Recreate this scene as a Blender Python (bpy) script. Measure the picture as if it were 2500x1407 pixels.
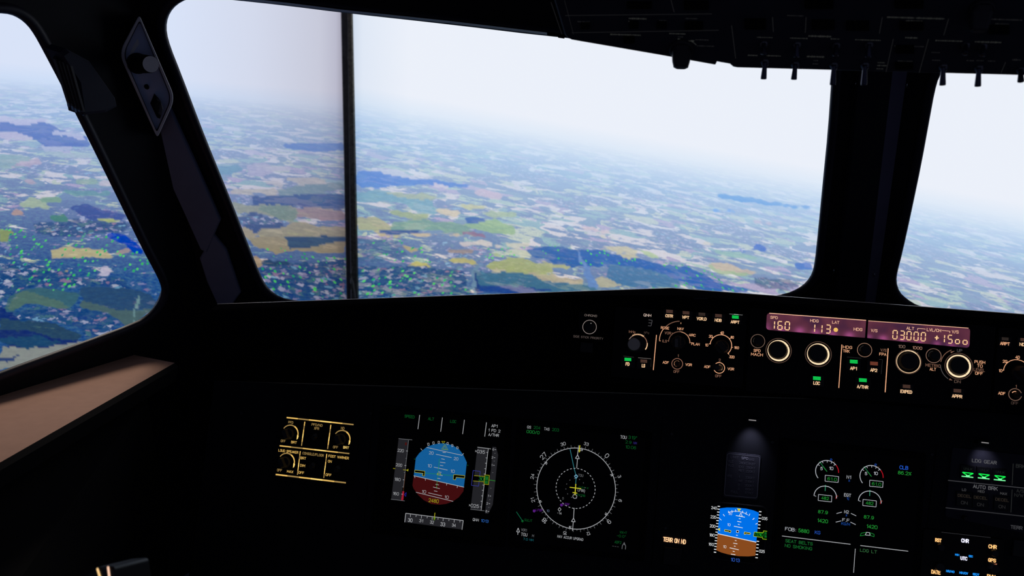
import bpy, bmesh, math, random
import numpy as np
from mathutils import Vector, Matrix
from mathutils.geometry import tessellate_polygon

for o in list(bpy.data.objects): bpy.data.objects.remove(o, do_unlink=True)
SC = bpy.context.scene
COL = SC.collection
rnd = random.Random(7)

# ------------------------------------------------------------------ camera
FPX = 2100.0                                   # focal length in pixels of the 2500 x 1407 frame
EYE = Vector((0.0, 0.0, 1.30))
PSI, PIT, ROL = math.radians(11.9), math.radians(12.0), math.radians(1.75)
FW = Vector((-math.sin(PSI)*math.cos(PIT), math.cos(PSI)*math.cos(PIT), -math.sin(PIT)))
_r0 = Vector((math.cos(PSI), math.sin(PSI), 0)); _u0 = _r0.cross(FW)
RT = math.cos(ROL)*_r0 + math.sin(ROL)*_u0
UP = RT.cross(FW)
cam = bpy.data.cameras.new('camera'); co = bpy.data.objects.new('camera', cam); COL.objects.link(co)
cam.sensor_fit = 'HORIZONTAL'; cam.sensor_width = 36.0; cam.lens = 36.0*FPX/2500.0
cam.clip_start = 0.02; cam.clip_end = 100
cam.dof.use_dof = True; cam.dof.focus_distance = 1.24; cam.dof.aperture_fstop = 6.5
m = Matrix((RT, UP, -FW)).transposed().to_4x4(); m.translation = EYE
co.matrix_world = m
SC.camera = co

# ------------------------------------------------------------------ light and exposure
w = bpy.data.worlds.new('dark_hall'); SC.world = w; w.use_nodes = True
bg = w.node_tree.nodes['Background']
bg.inputs[0].default_value = (0.45, 0.5, 0.8, 1); bg.inputs[1].default_value = 0.075
hl = bpy.data.lights.new('added_ledge_light', 'AREA'); hl.shape = 'DISK'; hl.size = .36; hl.energy = .34; hl.spread = math.radians(36); hl.color = (1.0, .86, .74)  # added lamp outside the side window, brightens the ledge
ho = bpy.data.objects.new('added_ledge_light', hl); COL.objects.link(ho); ho.location = (-1.32, 1.95, 1.72)
ho.rotation_euler = (Vector((-.86, .95, .88))-ho.location).to_track_quat('-Z', 'Y').to_euler()
SC.view_settings.view_transform = 'Standard'
SC.view_settings.look = 'None'
SC.view_settings.exposure = 0.0; SC.view_settings.gamma = 1.0
SC.view_settings.use_curve_mapping = False

def lin(c):
    return tuple(((v/255.0)/12.92 if v/255.0 <= 0.04045 else ((v/255.0+0.055)/1.055)**2.4) for v in c)

def ray(px, py):
    return FW + RT*((px-1250.0)/FPX) - UP*((py-703.5)/FPX)

# ------------------------------------------------------------------ materials
_mats = {}
def E(rgb, k=1.0):
    key = ('e', tuple(rgb), k)
    if key not in _mats:
        m = bpy.data.materials.new('lit_%02x%02x%02x' % tuple(int(v) for v in rgb)); m.use_nodes = True
        nt = m.node_tree; nt.nodes.clear()
        out = nt.nodes.new('ShaderNodeOutputMaterial'); e = nt.nodes.new('ShaderNodeEmission')
        e.inputs[0].default_value = lin(rgb)+(1,); e.inputs[1].default_value = k
        nt.links.new(e.outputs[0], out.inputs[0]); _mats[key] = m
    return _mats[key]
def D(rgb, rough=0.6, name='paint', spec=0.3, noise=0.15, scale=40.0, metal=0.0):
    key = ('d', tuple(rgb), rough, spec, noise, scale, metal)
    if key not in _mats:
        m = bpy.data.materials.new(name); m.use_nodes = True
        nt = m.node_tree; b = nt.nodes['Principled BSDF']
        b.inputs['Roughness'].default_value = rough
        b.inputs['Specular IOR Level'].default_value = spec
        if spec == 0: b.inputs['IOR'].default_value = 1.0
        b.inputs['Metallic'].default_value = metal
        c = lin(rgb)
        if noise > 0:
            tc = nt.nodes.new('ShaderNodeTexCoord'); n = nt.nodes.new('ShaderNodeTexNoise')
            n.inputs['Scale'].default_value = scale; n.inputs['Detail'].default_value = 3
            r = nt.nodes.new('ShaderNodeMix'); r.data_type = 'RGBA'
            r.inputs[6].default_value = tuple(v*(1-noise) for v in c)+(1,)
            r.inputs[7].default_value = tuple(v*(1+noise) for v in c)+(1,)
            nt.links.new(tc.outputs['Object'], n.inputs['Vector'])
            nt.links.new(n.outputs['Fac'], r.inputs[0]); nt.links.new(r.outputs[2], b.inputs['Base Color'])
            bu = nt.nodes.new('ShaderNodeBump'); bu.inputs['Strength'].default_value = 0.15; bu.inputs['Distance'].default_value = 0.0006
            n2 = nt.nodes.new('ShaderNodeTexNoise'); n2.inputs['Scale'].default_value = scale*25
            nt.links.new(tc.outputs['Object'], n2.inputs['Vector'])
            nt.links.new(n2.outputs['Fac'], bu.inputs['Height']); nt.links.new(bu.outputs[0], b.inputs['Normal'])
        else:
            b.inputs['Base Color'].default_value = c+(1,)
        _mats[key] = m
    return _mats[key]

BLACK = D((26, 26, 30), 0.75, 'black_paint', 0.2)
SOFT = D((20, 20, 23), 0.9, 'black_trim', 0.1)
PANEL = D((28, 29, 35), 0.7, 'dark_grey_panel_paint', 0.2)
FRAME = D((24, 24, 32), 0.6, 'window_frame_paint', 0.2)
BLUEGREY = D((105, 110, 140), 0.6, 'blue_grey_cockpit_paint', 0.3)
KNOB = D((48, 48, 52), 0.55, 'black_knob_plastic', 0.4, 0.1)
KNOBG = D((120, 118, 116), 0.5, 'grey_knob_plastic', 0.4, 0.1)
CHROME = D((200, 200, 205), 0.25, 'chrome', 0.5, 0.0, 40, 1.0)
GLASSB = D((5, 5, 7), 0.4, 'black_display_glass', 0.12, 0.0)

# ------------------------------------------------------------------ objects
def tag(o, label=None, cat=None, group=None, kind=None):
    if label: o['label'] = label
    if cat: o['category'] = cat
    if group: o['group'] = group
    if kind: o['kind'] = kind
    return o
def thing(name, loc, label, cat, group=None):
    o = bpy.data.objects.new(name, None); COL.objects.link(o)
    o.location = loc; o.empty_display_size = 0.05
    return tag(o, label, cat, group)
def link(name, me, parent=None):
    o = bpy.data.objects.new(name, me); COL.objects.link(o)
    if parent is not None:
        o.parent = parent
        if parent.type == 'EMPTY': o.matrix_parent_inverse = Matrix.Translation(-parent.location)
    return o

class Plane:
    """a flat surface of the cockpit: a point on it, its right and up directions, facing the cabin"""
    def __init__(s, O, U, V):
        s.O = Vector(O); s.U = Vector(U).normalized(); s.V = Vector(V); s.V = (s.V - s.U*s.V.dot(s.U)).normalized()
        s.N = s.U.cross(s.V)
    def P(s, px, py, off=0.0):
        d = ray(px, py); t = (s.O + s.N*off - EYE).dot(s.N)/d.dot(s.N)
        return EYE + d*t
    def k(s, px, py):                       # metres per pixel there
        return (s.P(px, py)-EYE).dot(FW)/FPX
    def uv(s, p): return ((p-s.O).dot(s.U), (p-s.O).dot(s.V))
    def W(s, u, v, off=0.0): return s.O + s.U*u + s.V*v + s.N*off

# ------------------------------------------------------------------ stroke lettering, 4 wide by 6 high
def _f(s): return [[tuple(float(v) for v in p.split(',')) for p in l.split()] for l in s.split('|') if l.strip()]
_O = '1.1,0 2.9,0 3.7,.7 4,1.7 4,4.3 3.7,5.3 2.9,6 1.1,6 .3,5.3 0,4.3 0,1.7 .3,.7 1.1,0'
FONT = {k: _f(v) for k, v in {
 '0': _O, 'O': _O, 'Q': _O+'|2.3,1.6 4.1,-.3', 'D': '0,0 0,6 2.2,6 3.4,5.4 4,4.2 4,1.8 3.4,.6 2.2,0 0,0', 'C': '4,1.3 3.4,.4 2.6,0 1.4,0 .4,.8 0,2 0,4 .4,5.2 1.4,6 2.6,6 3.4,5.6 4,4.7',
 'G': '4,4.7 3.4,5.6 2.6,6 1.4,6 .4,5.2 0,4 0,2 .4,.8 1.4,0 2.6,0 3.5,.5 4,1.3 4,2.7 2.3,2.7', '1': '.9,4.7 2.3,6 2.3,0', '2': '0,4.6 .4,5.5 1.3,6 2.7,6 3.6,5.5 4,4.6 3.9,3.8 3.2,2.9 0,0 4,0',
 '3': '.1,5.1 .9,5.8 2,6 3.1,5.7 3.7,5 3.7,4.1 3,3.4 1.8,3.2|1.8,3.2 3.1,3 3.9,2.2 4,1.4 3.5,.5 2.6,0 1.4,0 .5,.4 0,1.1', '4': '3,0 3,6 0,1.7 4,1.7', '5': '3.7,6 .7,6 .3,3.2 1.3,3.8 2.6,3.8 3.6,3.1 4,2.2 3.9,1.2 3.2,.3 2.2,0 1,.1 .1,.9',
 '6': '3.7,5.1 3,5.8 2,6 1,5.6 .3,4.5 0,3 0,1.7 .5,.6 1.4,0 2.6,0 3.5,.6 4,1.8 3.6,3 2.7,3.6 1.4,3.6 .4,2.9', '7': '0,6 4,6 1.5,0', '9': '.3,.9 1,.2 2,0 3,.4 3.7,1.5 4,3 4,4.3 3.5,5.4 2.6,6 1.4,6 .5,5.4 0,4.2 .4,3 1.3,2.4 2.6,2.4 3.6,3.1',
 '8': '2,3.2 .8,3.6 .3,4.6 .8,5.6 2,6 3.2,5.6 3.7,4.6 3.2,3.6 2,3.2 .6,2.7 0,1.6 .6,.4 2,0 3.4,.4 4,1.6 3.4,2.7 2,3.2', 'A': '0,0 2,6 4,0|.7,2 3.3,2', 'B': '0,0 0,6 2.5,6 3.5,5.5 3.6,4.2 2.6,3.2 0,3.2|2.6,3.2 3.7,2.8 4,1.6 3.5,.4 2.6,0 0,0',
 'E': '4,6 0,6 0,0 4,0|0,3.1 3.3,3.1', 'F': '4,6 0,6 0,0|0,3.1 3.2,3.1', 'H': '0,0 0,6|4,0 4,6|0,3.1 4,3.1', 'I': '.5,0 .5,6', 'K': '0,0 0,6|4,6 0,2.4|1.4,3.6 4,0', 'L': '0,6 0,0 3.7,0', 'M': '0,0 0,6 2.2,2 4.4,6 4.4,0', 'N': '0,0 0,6 4,0 4,6',
 'P': '0,0 0,6 2.7,6 3.7,5.5 4,4.5 3.7,3.3 2.7,2.8 0,2.8', 'R': '0,0 0,6 2.7,6 3.7,5.5 4,4.5 3.7,3.4 2.7,2.9 0,2.9|2.2,2.9 4,0', 'S': '4,4.8 3.4,5.7 2.4,6 1.4,6 .4,5.6 .1,4.7 .4,3.7 1.5,3.2 2.6,2.9 3.7,2.4 4,1.4 3.5,.4 2.5,0 1.4,0 .5,.4 0,1.2',
 'T': '0,6 4,6|2,6 2,0', 'U': '0,6 0,1.8 .5,.5 1.4,0 2.6,0 3.5,.5 4,1.8 4,6', 'V': '0,6 2,0 4,6', 'W': '0,6 1.1,0 2.4,5 3.7,0 4.8,6', 'X': '0,0 4,6|0,6 4,0', 'Y': '0,6 2,3 4,6|2,3 2,0', '/': '0,-.4 2.6,6.4', '.': '.3,0 .5,0', ':': '.4,1 .6,1|.4,4 .6,4',
 '-': '.4,3 3.4,3', '+': '.4,3 3.6,3|2,1.4 2,4.6', '>': '0,4.6 2,3.1 0,1.6', '(': '1.2,6.3 .4,4.6 .4,1.4 1.2,-.3', ')': '.2,6.3 1,4.6 1,1.4 .2,-.3', '%': '0,0 4,6|.3,5.2 1.2,5.2 1.2,4.4 .3,4.4 .3,5.2|2.8,1.6 3.7,1.6 3.7,.8 2.8,.8 2.8,1.6', '°': '.3,5.8 1.3,5.8 1.3,4.8 .3,4.8 .3,5.8', ' ': '',
 'n': '0,0 0,4|0,3 .8,3.9 2.2,4 3,3.3 3,0', 'g': '3,1 2.2,.1 .9,.1 0,1.1 0,3 .9,3.9 2.2,3.9 3,3|3,4 3,-1 2.2,-1.8 .6,-1.8', 'h': '0,0 0,6|0,3 .8,3.9 2.2,4 3,3.3 3,0', 'a': '3,4 3,0|3,1 2.2,.1 .9,.1 0,1.1 0,3 .9,3.9 2.2,3.9 3,3'}.items()}
GAP = 1.35
def text_strokes(st):
    """polylines, total width"""
    out = []; x = 0.0
    for ch in st:
        g_ = FONT[ch]; w_ = 2.6 if ch == ' ' else max([p[0] for l in g_ for p in l]+[1.0])
        for l in g_: out.append([(x+a, b) for a, b in l])
        x += w_+GAP
    return out, x-GAP

class G:
    """collects flat marks and solids on a plane, in one mesh"""
    LV = 0.00012
    def __init__(s, pl, mp=(0, 0, 1), base=0.0):
        s.pl = pl; s.v = []; s.f = []; s.fm = []; s.ms = []; s.mp = mp; s.base = base; s.sm = []
    def x(s, a, b): return s.mp[0]+a/s.mp[2], s.mp[1]+b/s.mp[2]
    def mi(s, m):
        if m not in s.ms: s.ms.append(m)
        return s.ms.index(m)
    def add(s, vs, fs, m, smooth=False):
        b = len(s.v); s.v += [tuple(v) for v in vs]; i = s.mi(m)
        for f in fs: s.f.append(tuple(b+k for k in f)); s.fm.append(i); s.sm.append(smooth)
    def off(s, lv): return s.base + lv*s.LV
    def k(s, a, b):
        return s.pl.k(*s.x(a, b))/s.mp[2]
    def poly(s, pts, m, lv=1):
        vs = [s.pl.P(*s.x(*p), s.off(lv)) for p in pts]
        if len(pts) <= 4: s.add(vs, [tuple(range(len(vs)))], m); return
        c2 = [Vector((*s.pl.uv(v), 0)) for v in vs]
        s.add(vs, [tuple(t) for t in tessellate_polygon([c2])], m)
    def line(s, x0, y0, x1, y1, w, m, lv=2):
        a = s.pl.P(*s.x(x0, y0), s.off(lv)); b = s.pl.P(*s.x(x1, y1), s.off(lv))
        d = (b-a); 
        if d.length < 1e-9: return
        n = s.pl.N.cross(d.normalized())*(w*s.k(x0, y0)/2)
        s.add([a-n, b-n, b+n, a+n], [(0, 1, 2, 3)], m)
    def path(s, pts, w, m, lv=2, close=False):
        q = list(pts)+([pts[0]] if close else [])
        for a, b in zip(q, q[1:]): s.line(a[0], a[1], b[0], b[1], w, m, lv)
    def arc(s, cx, cy, r, a0, a1, w, m, lv=2, n=None, w1=None, ry=None):
        c = s.pl.P(*s.x(cx, cy), s.off(lv)); k = s.k(cx, cy)
        n = n or max(6, int(abs(a1-a0)/6)); vs = []; ry = ry or r
        for i in range(n+1):
            t = math.radians(a0+(a1-a0)*i/n); ww = w if w1 is None else w+(w1-w)*i/n
            for q in (-ww/2, ww/2):
                vs.append(c + s.pl.U*((r+q)*k*math.cos(t)) + s.pl.V*((ry+q)*k*math.sin(t)))
        s.add(vs, [(2*i, 2*i+1, 2*i+3, 2*i+2) for i in range(n)], m)
    def dashes(s, cx, cy, r, n, duty, w, m, lv=2, ph=0):
        for i in range(n): s.arc(cx, cy, r, ph+360*i/n, ph+360*(i+duty)/n, w, m, lv, 3)
    def disc(s, cx, cy, r, m, lv=1, n=24):
        c = s.pl.P(*s.x(cx, cy), s.off(lv)); k = s.k(cx, cy)*r
        s.add([c+s.pl.U*(k*math.cos(6.28318*i/n))+s.pl.V*(k*math.sin(6.28318*i/n)) for i in range(n)], [tuple(range(n))], m)
    def tick(s, cx, cy, r0, r1, a, w, m, lv=2, k2=None):
        c = s.pl.P(*s.x(cx, cy), s.off(lv)); k = s.k(cx, cy); t = math.radians(a)
        d = s.pl.U*math.cos(t)+s.pl.V*math.sin(t); n = s.pl.N.cross(d)*(w*k/2)
        p, q = c+d*(r0*k), c+d*(r1*k)
        s.add([p-n, q-n, q+n, p+n], [(0, 1, 2, 3)], m)
    def text(s, st, cx, cy, h, m, w=None, lv=3, bold=0.0, rot=0.0, al='c', thin=1.0):
        L, tw = text_strokes(st); k = s.k(cx, cy); sy = h*k/6.0; sw = (.105+bold*3.2)*h*k*.5
        sx = sy*.92 if (w is None or len(st) == 1) else (w*k-2*sw)/max(tw, 1)
        sx = min(sx, sy*1.5) if len(st) > 1 else sx
        c = s.pl.P(*s.x(cx, cy), s.off(lv)); t = math.radians(rot)
        A = s.pl.U*math.cos(t)+s.pl.V*math.sin(t); B = s.pl.V*math.cos(t)-s.pl.U*math.sin(t)
        for l in L:
            q = [c+A*((x-tw/2)*sx)+B*((y-3)*sy*(1-.1)) for x, y in l]; n = len(q)
            cl = (q[0]-q[-1]).length < 1e-7 and n > 2; vs = []; fs = []
            for i in range(n):
                d0 = (q[i]-q[i-1]) if i > 0 else ((q[0]-q[-2]) if cl else None)
                d1 = (q[i+1]-q[i]) if i < n-1 else ((q[1]-q[0]) if cl else None)
                if d0 is None: d0 = d1
                if d1 is None: d1 = d0
                n0 = s.pl.N.cross(d0.normalized()); n1 = s.pl.N.cross(d1.normalized()); b = n0+n1
                b = b.normalized() if b.length > .2 else n0
                e = sw/max(b.dot(n0), .45); p = q[i]
                if not cl and i == 0: p = p-d1.normalized()*sw*.8
                if not cl and i == n-1: p = p+d0.normalized()*sw*.8
                vs += [p-b*e, p+b*e]
            s.add(vs, [(2*i, 2*i+2, 2*i+3, 2*i+1) for i in range(n-1)], m)
    def rect(s, x0, y0, x1, y1, m, lv=1): s.poly([(x0, y0), (x1, y0), (x1, y1), (x0, y1)], m, lv)
    def prism(s, pts, h0, h1, m, ch=0.0, mtop=None):
        """pts in picture order, solid from height h0 to h1 above the plane, chamfered rim"""
        vs0 = [s.pl.P(*s.x(*p), h1) for p in pts]; c = sum(vs0, Vector())/len(vs0); n = len(pts)
        def inset(v, d):
            e = (c-v); return v + e.normalized()*d
        lo = [v - s.pl.N*(h1-h0) for v in vs0]
        mid = [v - s.pl.N*ch for v in vs0]
        top = [inset(v, ch*1.3) for v in vs0]
        rings = [lo, mid, top] if ch > 0 else [lo, vs0]
        vs = sum(rings, []); fs = []
        for r in range(len(rings)-1):
            for i in range(n):
                j = (i+1) % n; fs.append((r*n+i, r*n+j, (r+1)*n+j, (r+1)*n+i))
        s.add(vs, fs, m)
        T = rings[-1]; c2 = [Vector((*s.pl.uv(v), 0)) for v in T]
        s.add(T, [tuple(t) for t in tessellate_polygon([c2])], mtop or m)
        s.add(lo, [tuple(t) for t in tessellate_polygon([c2])], m)
    def lathe(s, cx, cy, prof, m, n=32, cap=None, axis=None):
        """prof: (radius in marks' units, height in metres)"""
        c = s.pl.P(*s.x(cx, cy)); k = s.k(cx, cy); ax = axis or s.pl.N
        u = s.pl.U; v = ax.cross(u).normalized(); u = v.cross(ax).normalized()
        vs = []; fs = []
        for r, h in prof:
            for i in range(n):
                t = 2*math.pi*i/n
                vs.append(c + ax*h + (u*math.cos(t)+v*math.sin(t))*(r*k))
        for j in range(len(prof)-1):
            for i in range(n):
                a = j*n+i; b = j*n+(i+1) % n; fs.append((a, b, b+n, a+n))
        s.add(vs, fs, m, True)
        l = (len(prof)-1)*n; s.add(vs[l:l+n], [tuple(range(n))], cap or m)
    def tube(s, pts, r, m, n=10):
        """solid bar through world points, radius r (number or per point)"""
        rs = r if isinstance(r, (list, tuple)) else [r]*len(pts); vs = []; fs = []
        for i, p in enumerate(pts):
            d = (pts[min(i+1, len(pts)-1)]-pts[max(i-1, 0)]).normalized()
            a = d.cross(Vector((0.3, 0.2, 0.9))).normalized(); b = d.cross(a)
            for q in range(n):
                t = 2*math.pi*q/n; vs.append(p+(a*math.cos(t)+b*math.sin(t))*rs[i])
        for i in range(len(pts)-1):
            for q in range(n):
                a = i*n+q; b = i*n+(q+1) % n; fs.append((a, b, b+n, a+n))
        fs.append(tuple(range(n))); fs.append(tuple(range((len(pts)-1)*n, len(pts)*n)))
        s.add(vs, fs, m, True)
    def make(s, name, parent=None, **kw):
        me = bpy.data.meshes.new(name)
        me.from_pydata(s.v, [], s.f); 
        for m in s.ms: me.materials.append(m)
        me.polygons.foreach_set('material_index', s.fm); me.polygons.foreach_set('use_smooth', s.sm)
        me.update()
        bm = bmesh.new(); bm.from_mesh(me); bmesh.ops.remove_doubles(bm, verts=bm.verts, dist=1e-7)
        bmesh.ops.recalc_face_normals(bm, faces=bm.faces) if kw.pop('fix', True) else None
        bm.to_mesh(me); bm.free()
        return tag(link(name, me, parent), **kw)

def rounded(pts, r, n=5):
    out = []
    L = len(pts)
    for i in range(L):
        p = Vector((*pts[i], 0)); a = (Vector((*pts[i-1], 0))-p); b = (Vector((*pts[(i+1) % L], 0))-p)
        rr = r[i] if isinstance(r, (list, tuple)) else r
        a = p+a.normalized()*min(rr, a.length/2.01); b = p+b.normalized()*min(rr, b.length/2.01)
        for j in range(n+1):
            t = j/n; q = a*(1-t)**2+p*2*t*(1-t)+b*t*t; out.append((q.x, q.y))
    return out

t18 = math.radians(18)
def at_depth(px, py, d): return EYE + ray(px, py)*d
VT = (0, math.sin(t18), math.cos(t18))
PM = Plane(at_depth(1075, 1150, 1.27), (1, 0, 0), VT)                  # main instrument panel
PF = Plane(at_depth(2115, 850, 1.12), (1, 0, 0), VT)                   # glareshield front face
def wplane(O, az, rake, sgn=1):
    a = math.radians(az); U = Vector((math.cos(a), math.sin(a), 0)); Nh = Vector((math.sin(a), -math.cos(a), 0))
    k = math.radians(rake); return Plane(O, U, Vector((0, 0, 1))*math.cos(k)+Nh*math.sin(k))
W1 = wplane((0.21, 1.54, 1.0), 12, 25)
W3 = wplane((0.335, 1.54, 1.0), -12, 25)
W2 = wplane((-0.86, 1.24, 0.96), math.degrees(math.atan2(0.64, 0.14)), 12)
PO = Plane((0, 0.97, 1.352), (1, 0, 0), (0, -math.cos(math.radians(45)), math.sin(math.radians(45))))
# ------------------------------------------------------------------ the outside view: two big displays
class S:
    """tiny shader arithmetic"""
    nt = None
    def __init__(s, sock): s.s = sock
    @staticmethod
    def m(op, *a, clamp=False):
        n = S.nt.nodes.new('ShaderNodeMath'); n.operation = op; n.use_clamp = clamp
        for i, v in enumerate(a):
            if isinstance(v, S): S.nt.links.new(v.s, n.inputs[i])
            else: n.inputs[i].default_value = v
        return S(n.outputs[0])
    def __add__(s, o): return S.m('ADD', s, o)
    __radd__ = __add__
    def __sub__(s, o): return S.m('SUBTRACT', s, o)
    def __rsub__(s, o): return S.m('SUBTRACT', o, s)
    def __mul__(s, o): return S.m('MULTIPLY', s, o)
    __rmul__ = __mul__
    def __truediv__(s, o): return S.m('DIVIDE', s, o)
    def __rtruediv__(s, o): return S.m('DIVIDE', o, s)
def step(x, a, b):                                      # smooth 0..1 ramp from a to b
    n = S.nt.nodes.new('ShaderNodeMapRange'); n.interpolation_type = 'SMOOTHSTEP'
    S.nt.links.new(x.s, n.inputs[0]); n.inputs[1].default_value = a; n.inputs[2].default_value = b
    return S(n.outputs[0])
def vec(a, b, c=0.0):
    n = S.nt.nodes.new('ShaderNodeCombineXYZ')
    for i, v in enumerate((a, b, c)):
        if isinstance(v, S): S.nt.links.new(v.s, n.inputs[i])
        else: n.inputs[i].default_value = v
    return S(n.outputs[0])
def noise(v, sc, det=3, rough=0.6, dist=0.0):
    n = S.nt.nodes.new('ShaderNodeTexNoise'); S.nt.links.new(v.s, n.inputs['Vector'])
    n.inputs['Scale'].default_value = sc; n.inputs['Detail'].default_value = det; n.inputs['Roughness'].default_value = rough
    n.inputs['Distortion'].default_value = dist
    return S(n.outputs['Fac']), S(n.outputs['Color'])
def vor(v, sc, metric='EUCLIDEAN', rnd_=1.0):
    n = S.nt.nodes.new('ShaderNodeTexVoronoi'); S.nt.links.new(v.s, n.inputs['Vector']); n.distance = metric
    n.inputs['Scale'].default_value = sc; n.inputs['Randomness'].default_value = rnd_
    sp = S.nt.nodes.new('ShaderNodeSeparateColor'); S.nt.links.new(n.outputs['Color'], sp.inputs[0])
    return S(n.outputs['Distance']), S(sp.outputs[0]), S(sp.outputs[1]), S(sp.outputs[2])
def ramp(f, stops, mode='LINEAR'):
    n = S.nt.nodes.new('ShaderNodeValToRGB'); S.nt.links.new(f.s, n.inputs[0]); r = n.color_ramp; r.interpolation = mode
    while len(r.elements) > 1: r.elements.remove(r.elements[-1])
    for i, (p, c) in enumerate(stops):
        e = r.elements[0] if i == 0 else r.elements.new(p)
        e.position = p; e.color = lin(c)+(1,)
    return S(n.outputs[0])
def mix(f, a, b, mode='MIX'):
    n = S.nt.nodes.new('ShaderNodeMix'); n.data_type = 'RGBA'; n.blend_type = mode
    for i, v in ((0, f), (6, a), (7, b)):
        if isinstance(v, S): S.nt.links.new(v.s, n.inputs[i])
        elif isinstance(v, tuple): n.inputs[i].default_value = lin(v)+(1,)
        else: n.inputs[i].default_value = v
    return S(n.outputs[2])

def view_material(name, hx, hy, slope, tc, left):
    m = bpy.data.materials.new(name); m.use_nodes = True; nt = m.node_tree; nt.nodes.clear(); S.nt = nt
    uvn = nt.nodes.new('ShaderNodeUVMap'); uvn.uv_map = 'view'
    sp = nt.nodes.new('ShaderNodeSeparateXYZ'); nt.links.new(uvn.outputs[0], sp.inputs[0])
    u, v = S(sp.outputs[0]), S(sp.outputs[1])
    s = (v - hy - (u - hx)*slope)*math.cos(math.atan(slope))          # how far under the horizon of the picture
    sc = S.m('MAXIMUM', s, 0.0)
    gx = (u - tc)/(sc + .12)*6.5                                    # the flat country in perspective, in fields
    gy = S.m('LOGARITHM', sc + .012, math.e)*22.0
    wn, wc = noise(vec(gx, gy), .35, 2)
    wn2, _ = noise(vec(gx+31.0, gy), .4, 2)
    fx = gx + (wn-.5)*2.2 + gy*.12; fy = gy*1.0 + (wn2-.5)*2.4 - gx*.16
    d1, r1, r2, r3 = vor(vec(fx*.8, fy*.8), 1.0, 'CHEBYCHEV')
    d2, q1, q2, q3 = vor(vec(fx*1.7, fy*1.3), 1.0, 'CHEBYCHEV')
    FIELD = [(0, (92, 124, 120)), (.12, (196, 200, 140)), (.24, (232, 216, 190)), (.4, (124, 164, 132)), (.52, (176, 146, 156)),
             (.62, (240, 230, 206)), (.74, (74, 108, 122)), (.86, (168, 190, 134))]
    fA = ramp(r1, FIELD, 'CONSTANT'); fB = ramp(q1, FIELD, 'CONSTANT')
    col = mix(step(r2, .4, .45), fA, fB)
    fn, _ = noise(vec(gx*3, gy*2), 1.6, 4)
    tex = ramp(fn, [(.3, (160, 160, 160)), (.7, (210, 210, 210))])
    col = mix(.6, col, tex, 'OVERLAY')
    wo, _ = noise(vec(gx*.55, gy*.8), 1.0, 8, .72)
    wood = step(wo + S.m('MAXIMUM', s-.22, 0.0)*(.42 if left else .22), .515, .555)
    ht, _ = noise(vec(gx*5, gy*3), 1.5, 3)
    woodc = ramp(ht, [(.3, (28, 52, 100)), (.5, (48, 82, 108)), (.7, (78, 112, 118))])
    col = mix(wood, col, woodc)
    at = nt.nodes.new('ShaderNodeAttribute'); at.attribute_name = 'zone'
    zs = nt.nodes.new('ShaderNodeSeparateColor'); nt.links.new(at.outputs['Color'], zs.inputs[0])
    zt, zf = S(zs.outputs[0]), S(zs.outputs[1])
    to, _ = noise(vec(gx*.25+7, gy*.3), 1.0, 4, .6)
    rw, rc = noise(vec(gx*5.0, gy*3.0), 1.0, 2, .7)
    rw2, _ = noise(vec(gx*5.0+9, gy*3.0), 1.0, 2, .7)
    d3, h1, h2, h3 = vor(vec(gx*7.0+(rw-.5)*2.6, gy*3.4+gx*.6+(rw2-.5)*2.2), 1.0, 'MANHATTAN')
    ROOF = [(0, (40, 64, 98)), (.20, (78, 98, 116)), (.36, (56, 92, 100)), (.46, (172, 160, 176)), (.58, (60, 74, 116)),
            (.68, (214, 208, 214)), (.76, (186, 142, 146)), (.82, (92, 128, 104)), (.90, (160, 204, 214)), (.95, (230, 224, 220))]
    tcol = mix(step(d3, .72, 1.0), ramp(h1, ROOF, 'CONSTANT'), (58, 82, 112))
    fine, _ = noise(vec(gx*14, gy*7), 1.0, 3, .7)
    col = mix(.8, col, ramp(fine, [(.32, (140, 146, 156)), (.5, (186, 188, 190)), (.68, (226, 222, 216))]), 'OVERLAY')
    near = mix(step(to, .53, .58), col, mix(.4, tcol, woodc))
    near = mix(1.0, near, (0,0,0) if False else (255, 255, 255), 'MULTIPLY')
    near = mix(.10, near, (60, 110, 230))
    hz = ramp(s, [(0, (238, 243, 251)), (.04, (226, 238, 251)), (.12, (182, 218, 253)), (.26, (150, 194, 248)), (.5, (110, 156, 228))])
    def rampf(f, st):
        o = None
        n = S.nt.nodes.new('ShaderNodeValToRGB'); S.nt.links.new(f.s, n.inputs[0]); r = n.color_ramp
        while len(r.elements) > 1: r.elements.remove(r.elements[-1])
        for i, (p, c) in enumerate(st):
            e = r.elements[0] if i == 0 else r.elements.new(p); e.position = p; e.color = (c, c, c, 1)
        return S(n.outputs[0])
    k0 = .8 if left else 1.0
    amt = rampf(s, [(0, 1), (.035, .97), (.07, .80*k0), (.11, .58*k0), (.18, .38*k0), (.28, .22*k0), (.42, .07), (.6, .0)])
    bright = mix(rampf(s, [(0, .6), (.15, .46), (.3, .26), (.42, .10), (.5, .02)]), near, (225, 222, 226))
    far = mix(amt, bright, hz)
    ap = nt.nodes.new('ShaderNodeAttribute'); ap.attribute_name = 'marks'
    pa = step(S(ap.outputs['Alpha']) + (fn-.5)*.7, .28, .66)*.8
    pc = mix(.5, S(ap.outputs['Color']), tex, 'OVERLAY')
    pc = mix(rampf(s, [(0, .5), (.12, .30), (.25, .16), (.4, .0)]), pc, mix(.2, hz, (228, 226, 226)))
    pc = mix(rampf(s, [(0, .0), (.3, .02), (.45, .02)]), pc, (236, 230, 214))
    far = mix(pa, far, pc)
    far = mix(zt*step(to+zt*0.25, .3, .6)*(1.0-pa*.8)*.85, far, mix(.10, mix(.35 if left else .5, tcol, woodc), (60, 90, 190)))
    d4, t1, t2, t3 = vor(vec(gx*9.0, gy*2.1), 1.0)
    crown = step(d4, .40, .26)*step(t1, .62, .66)*zf
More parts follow.
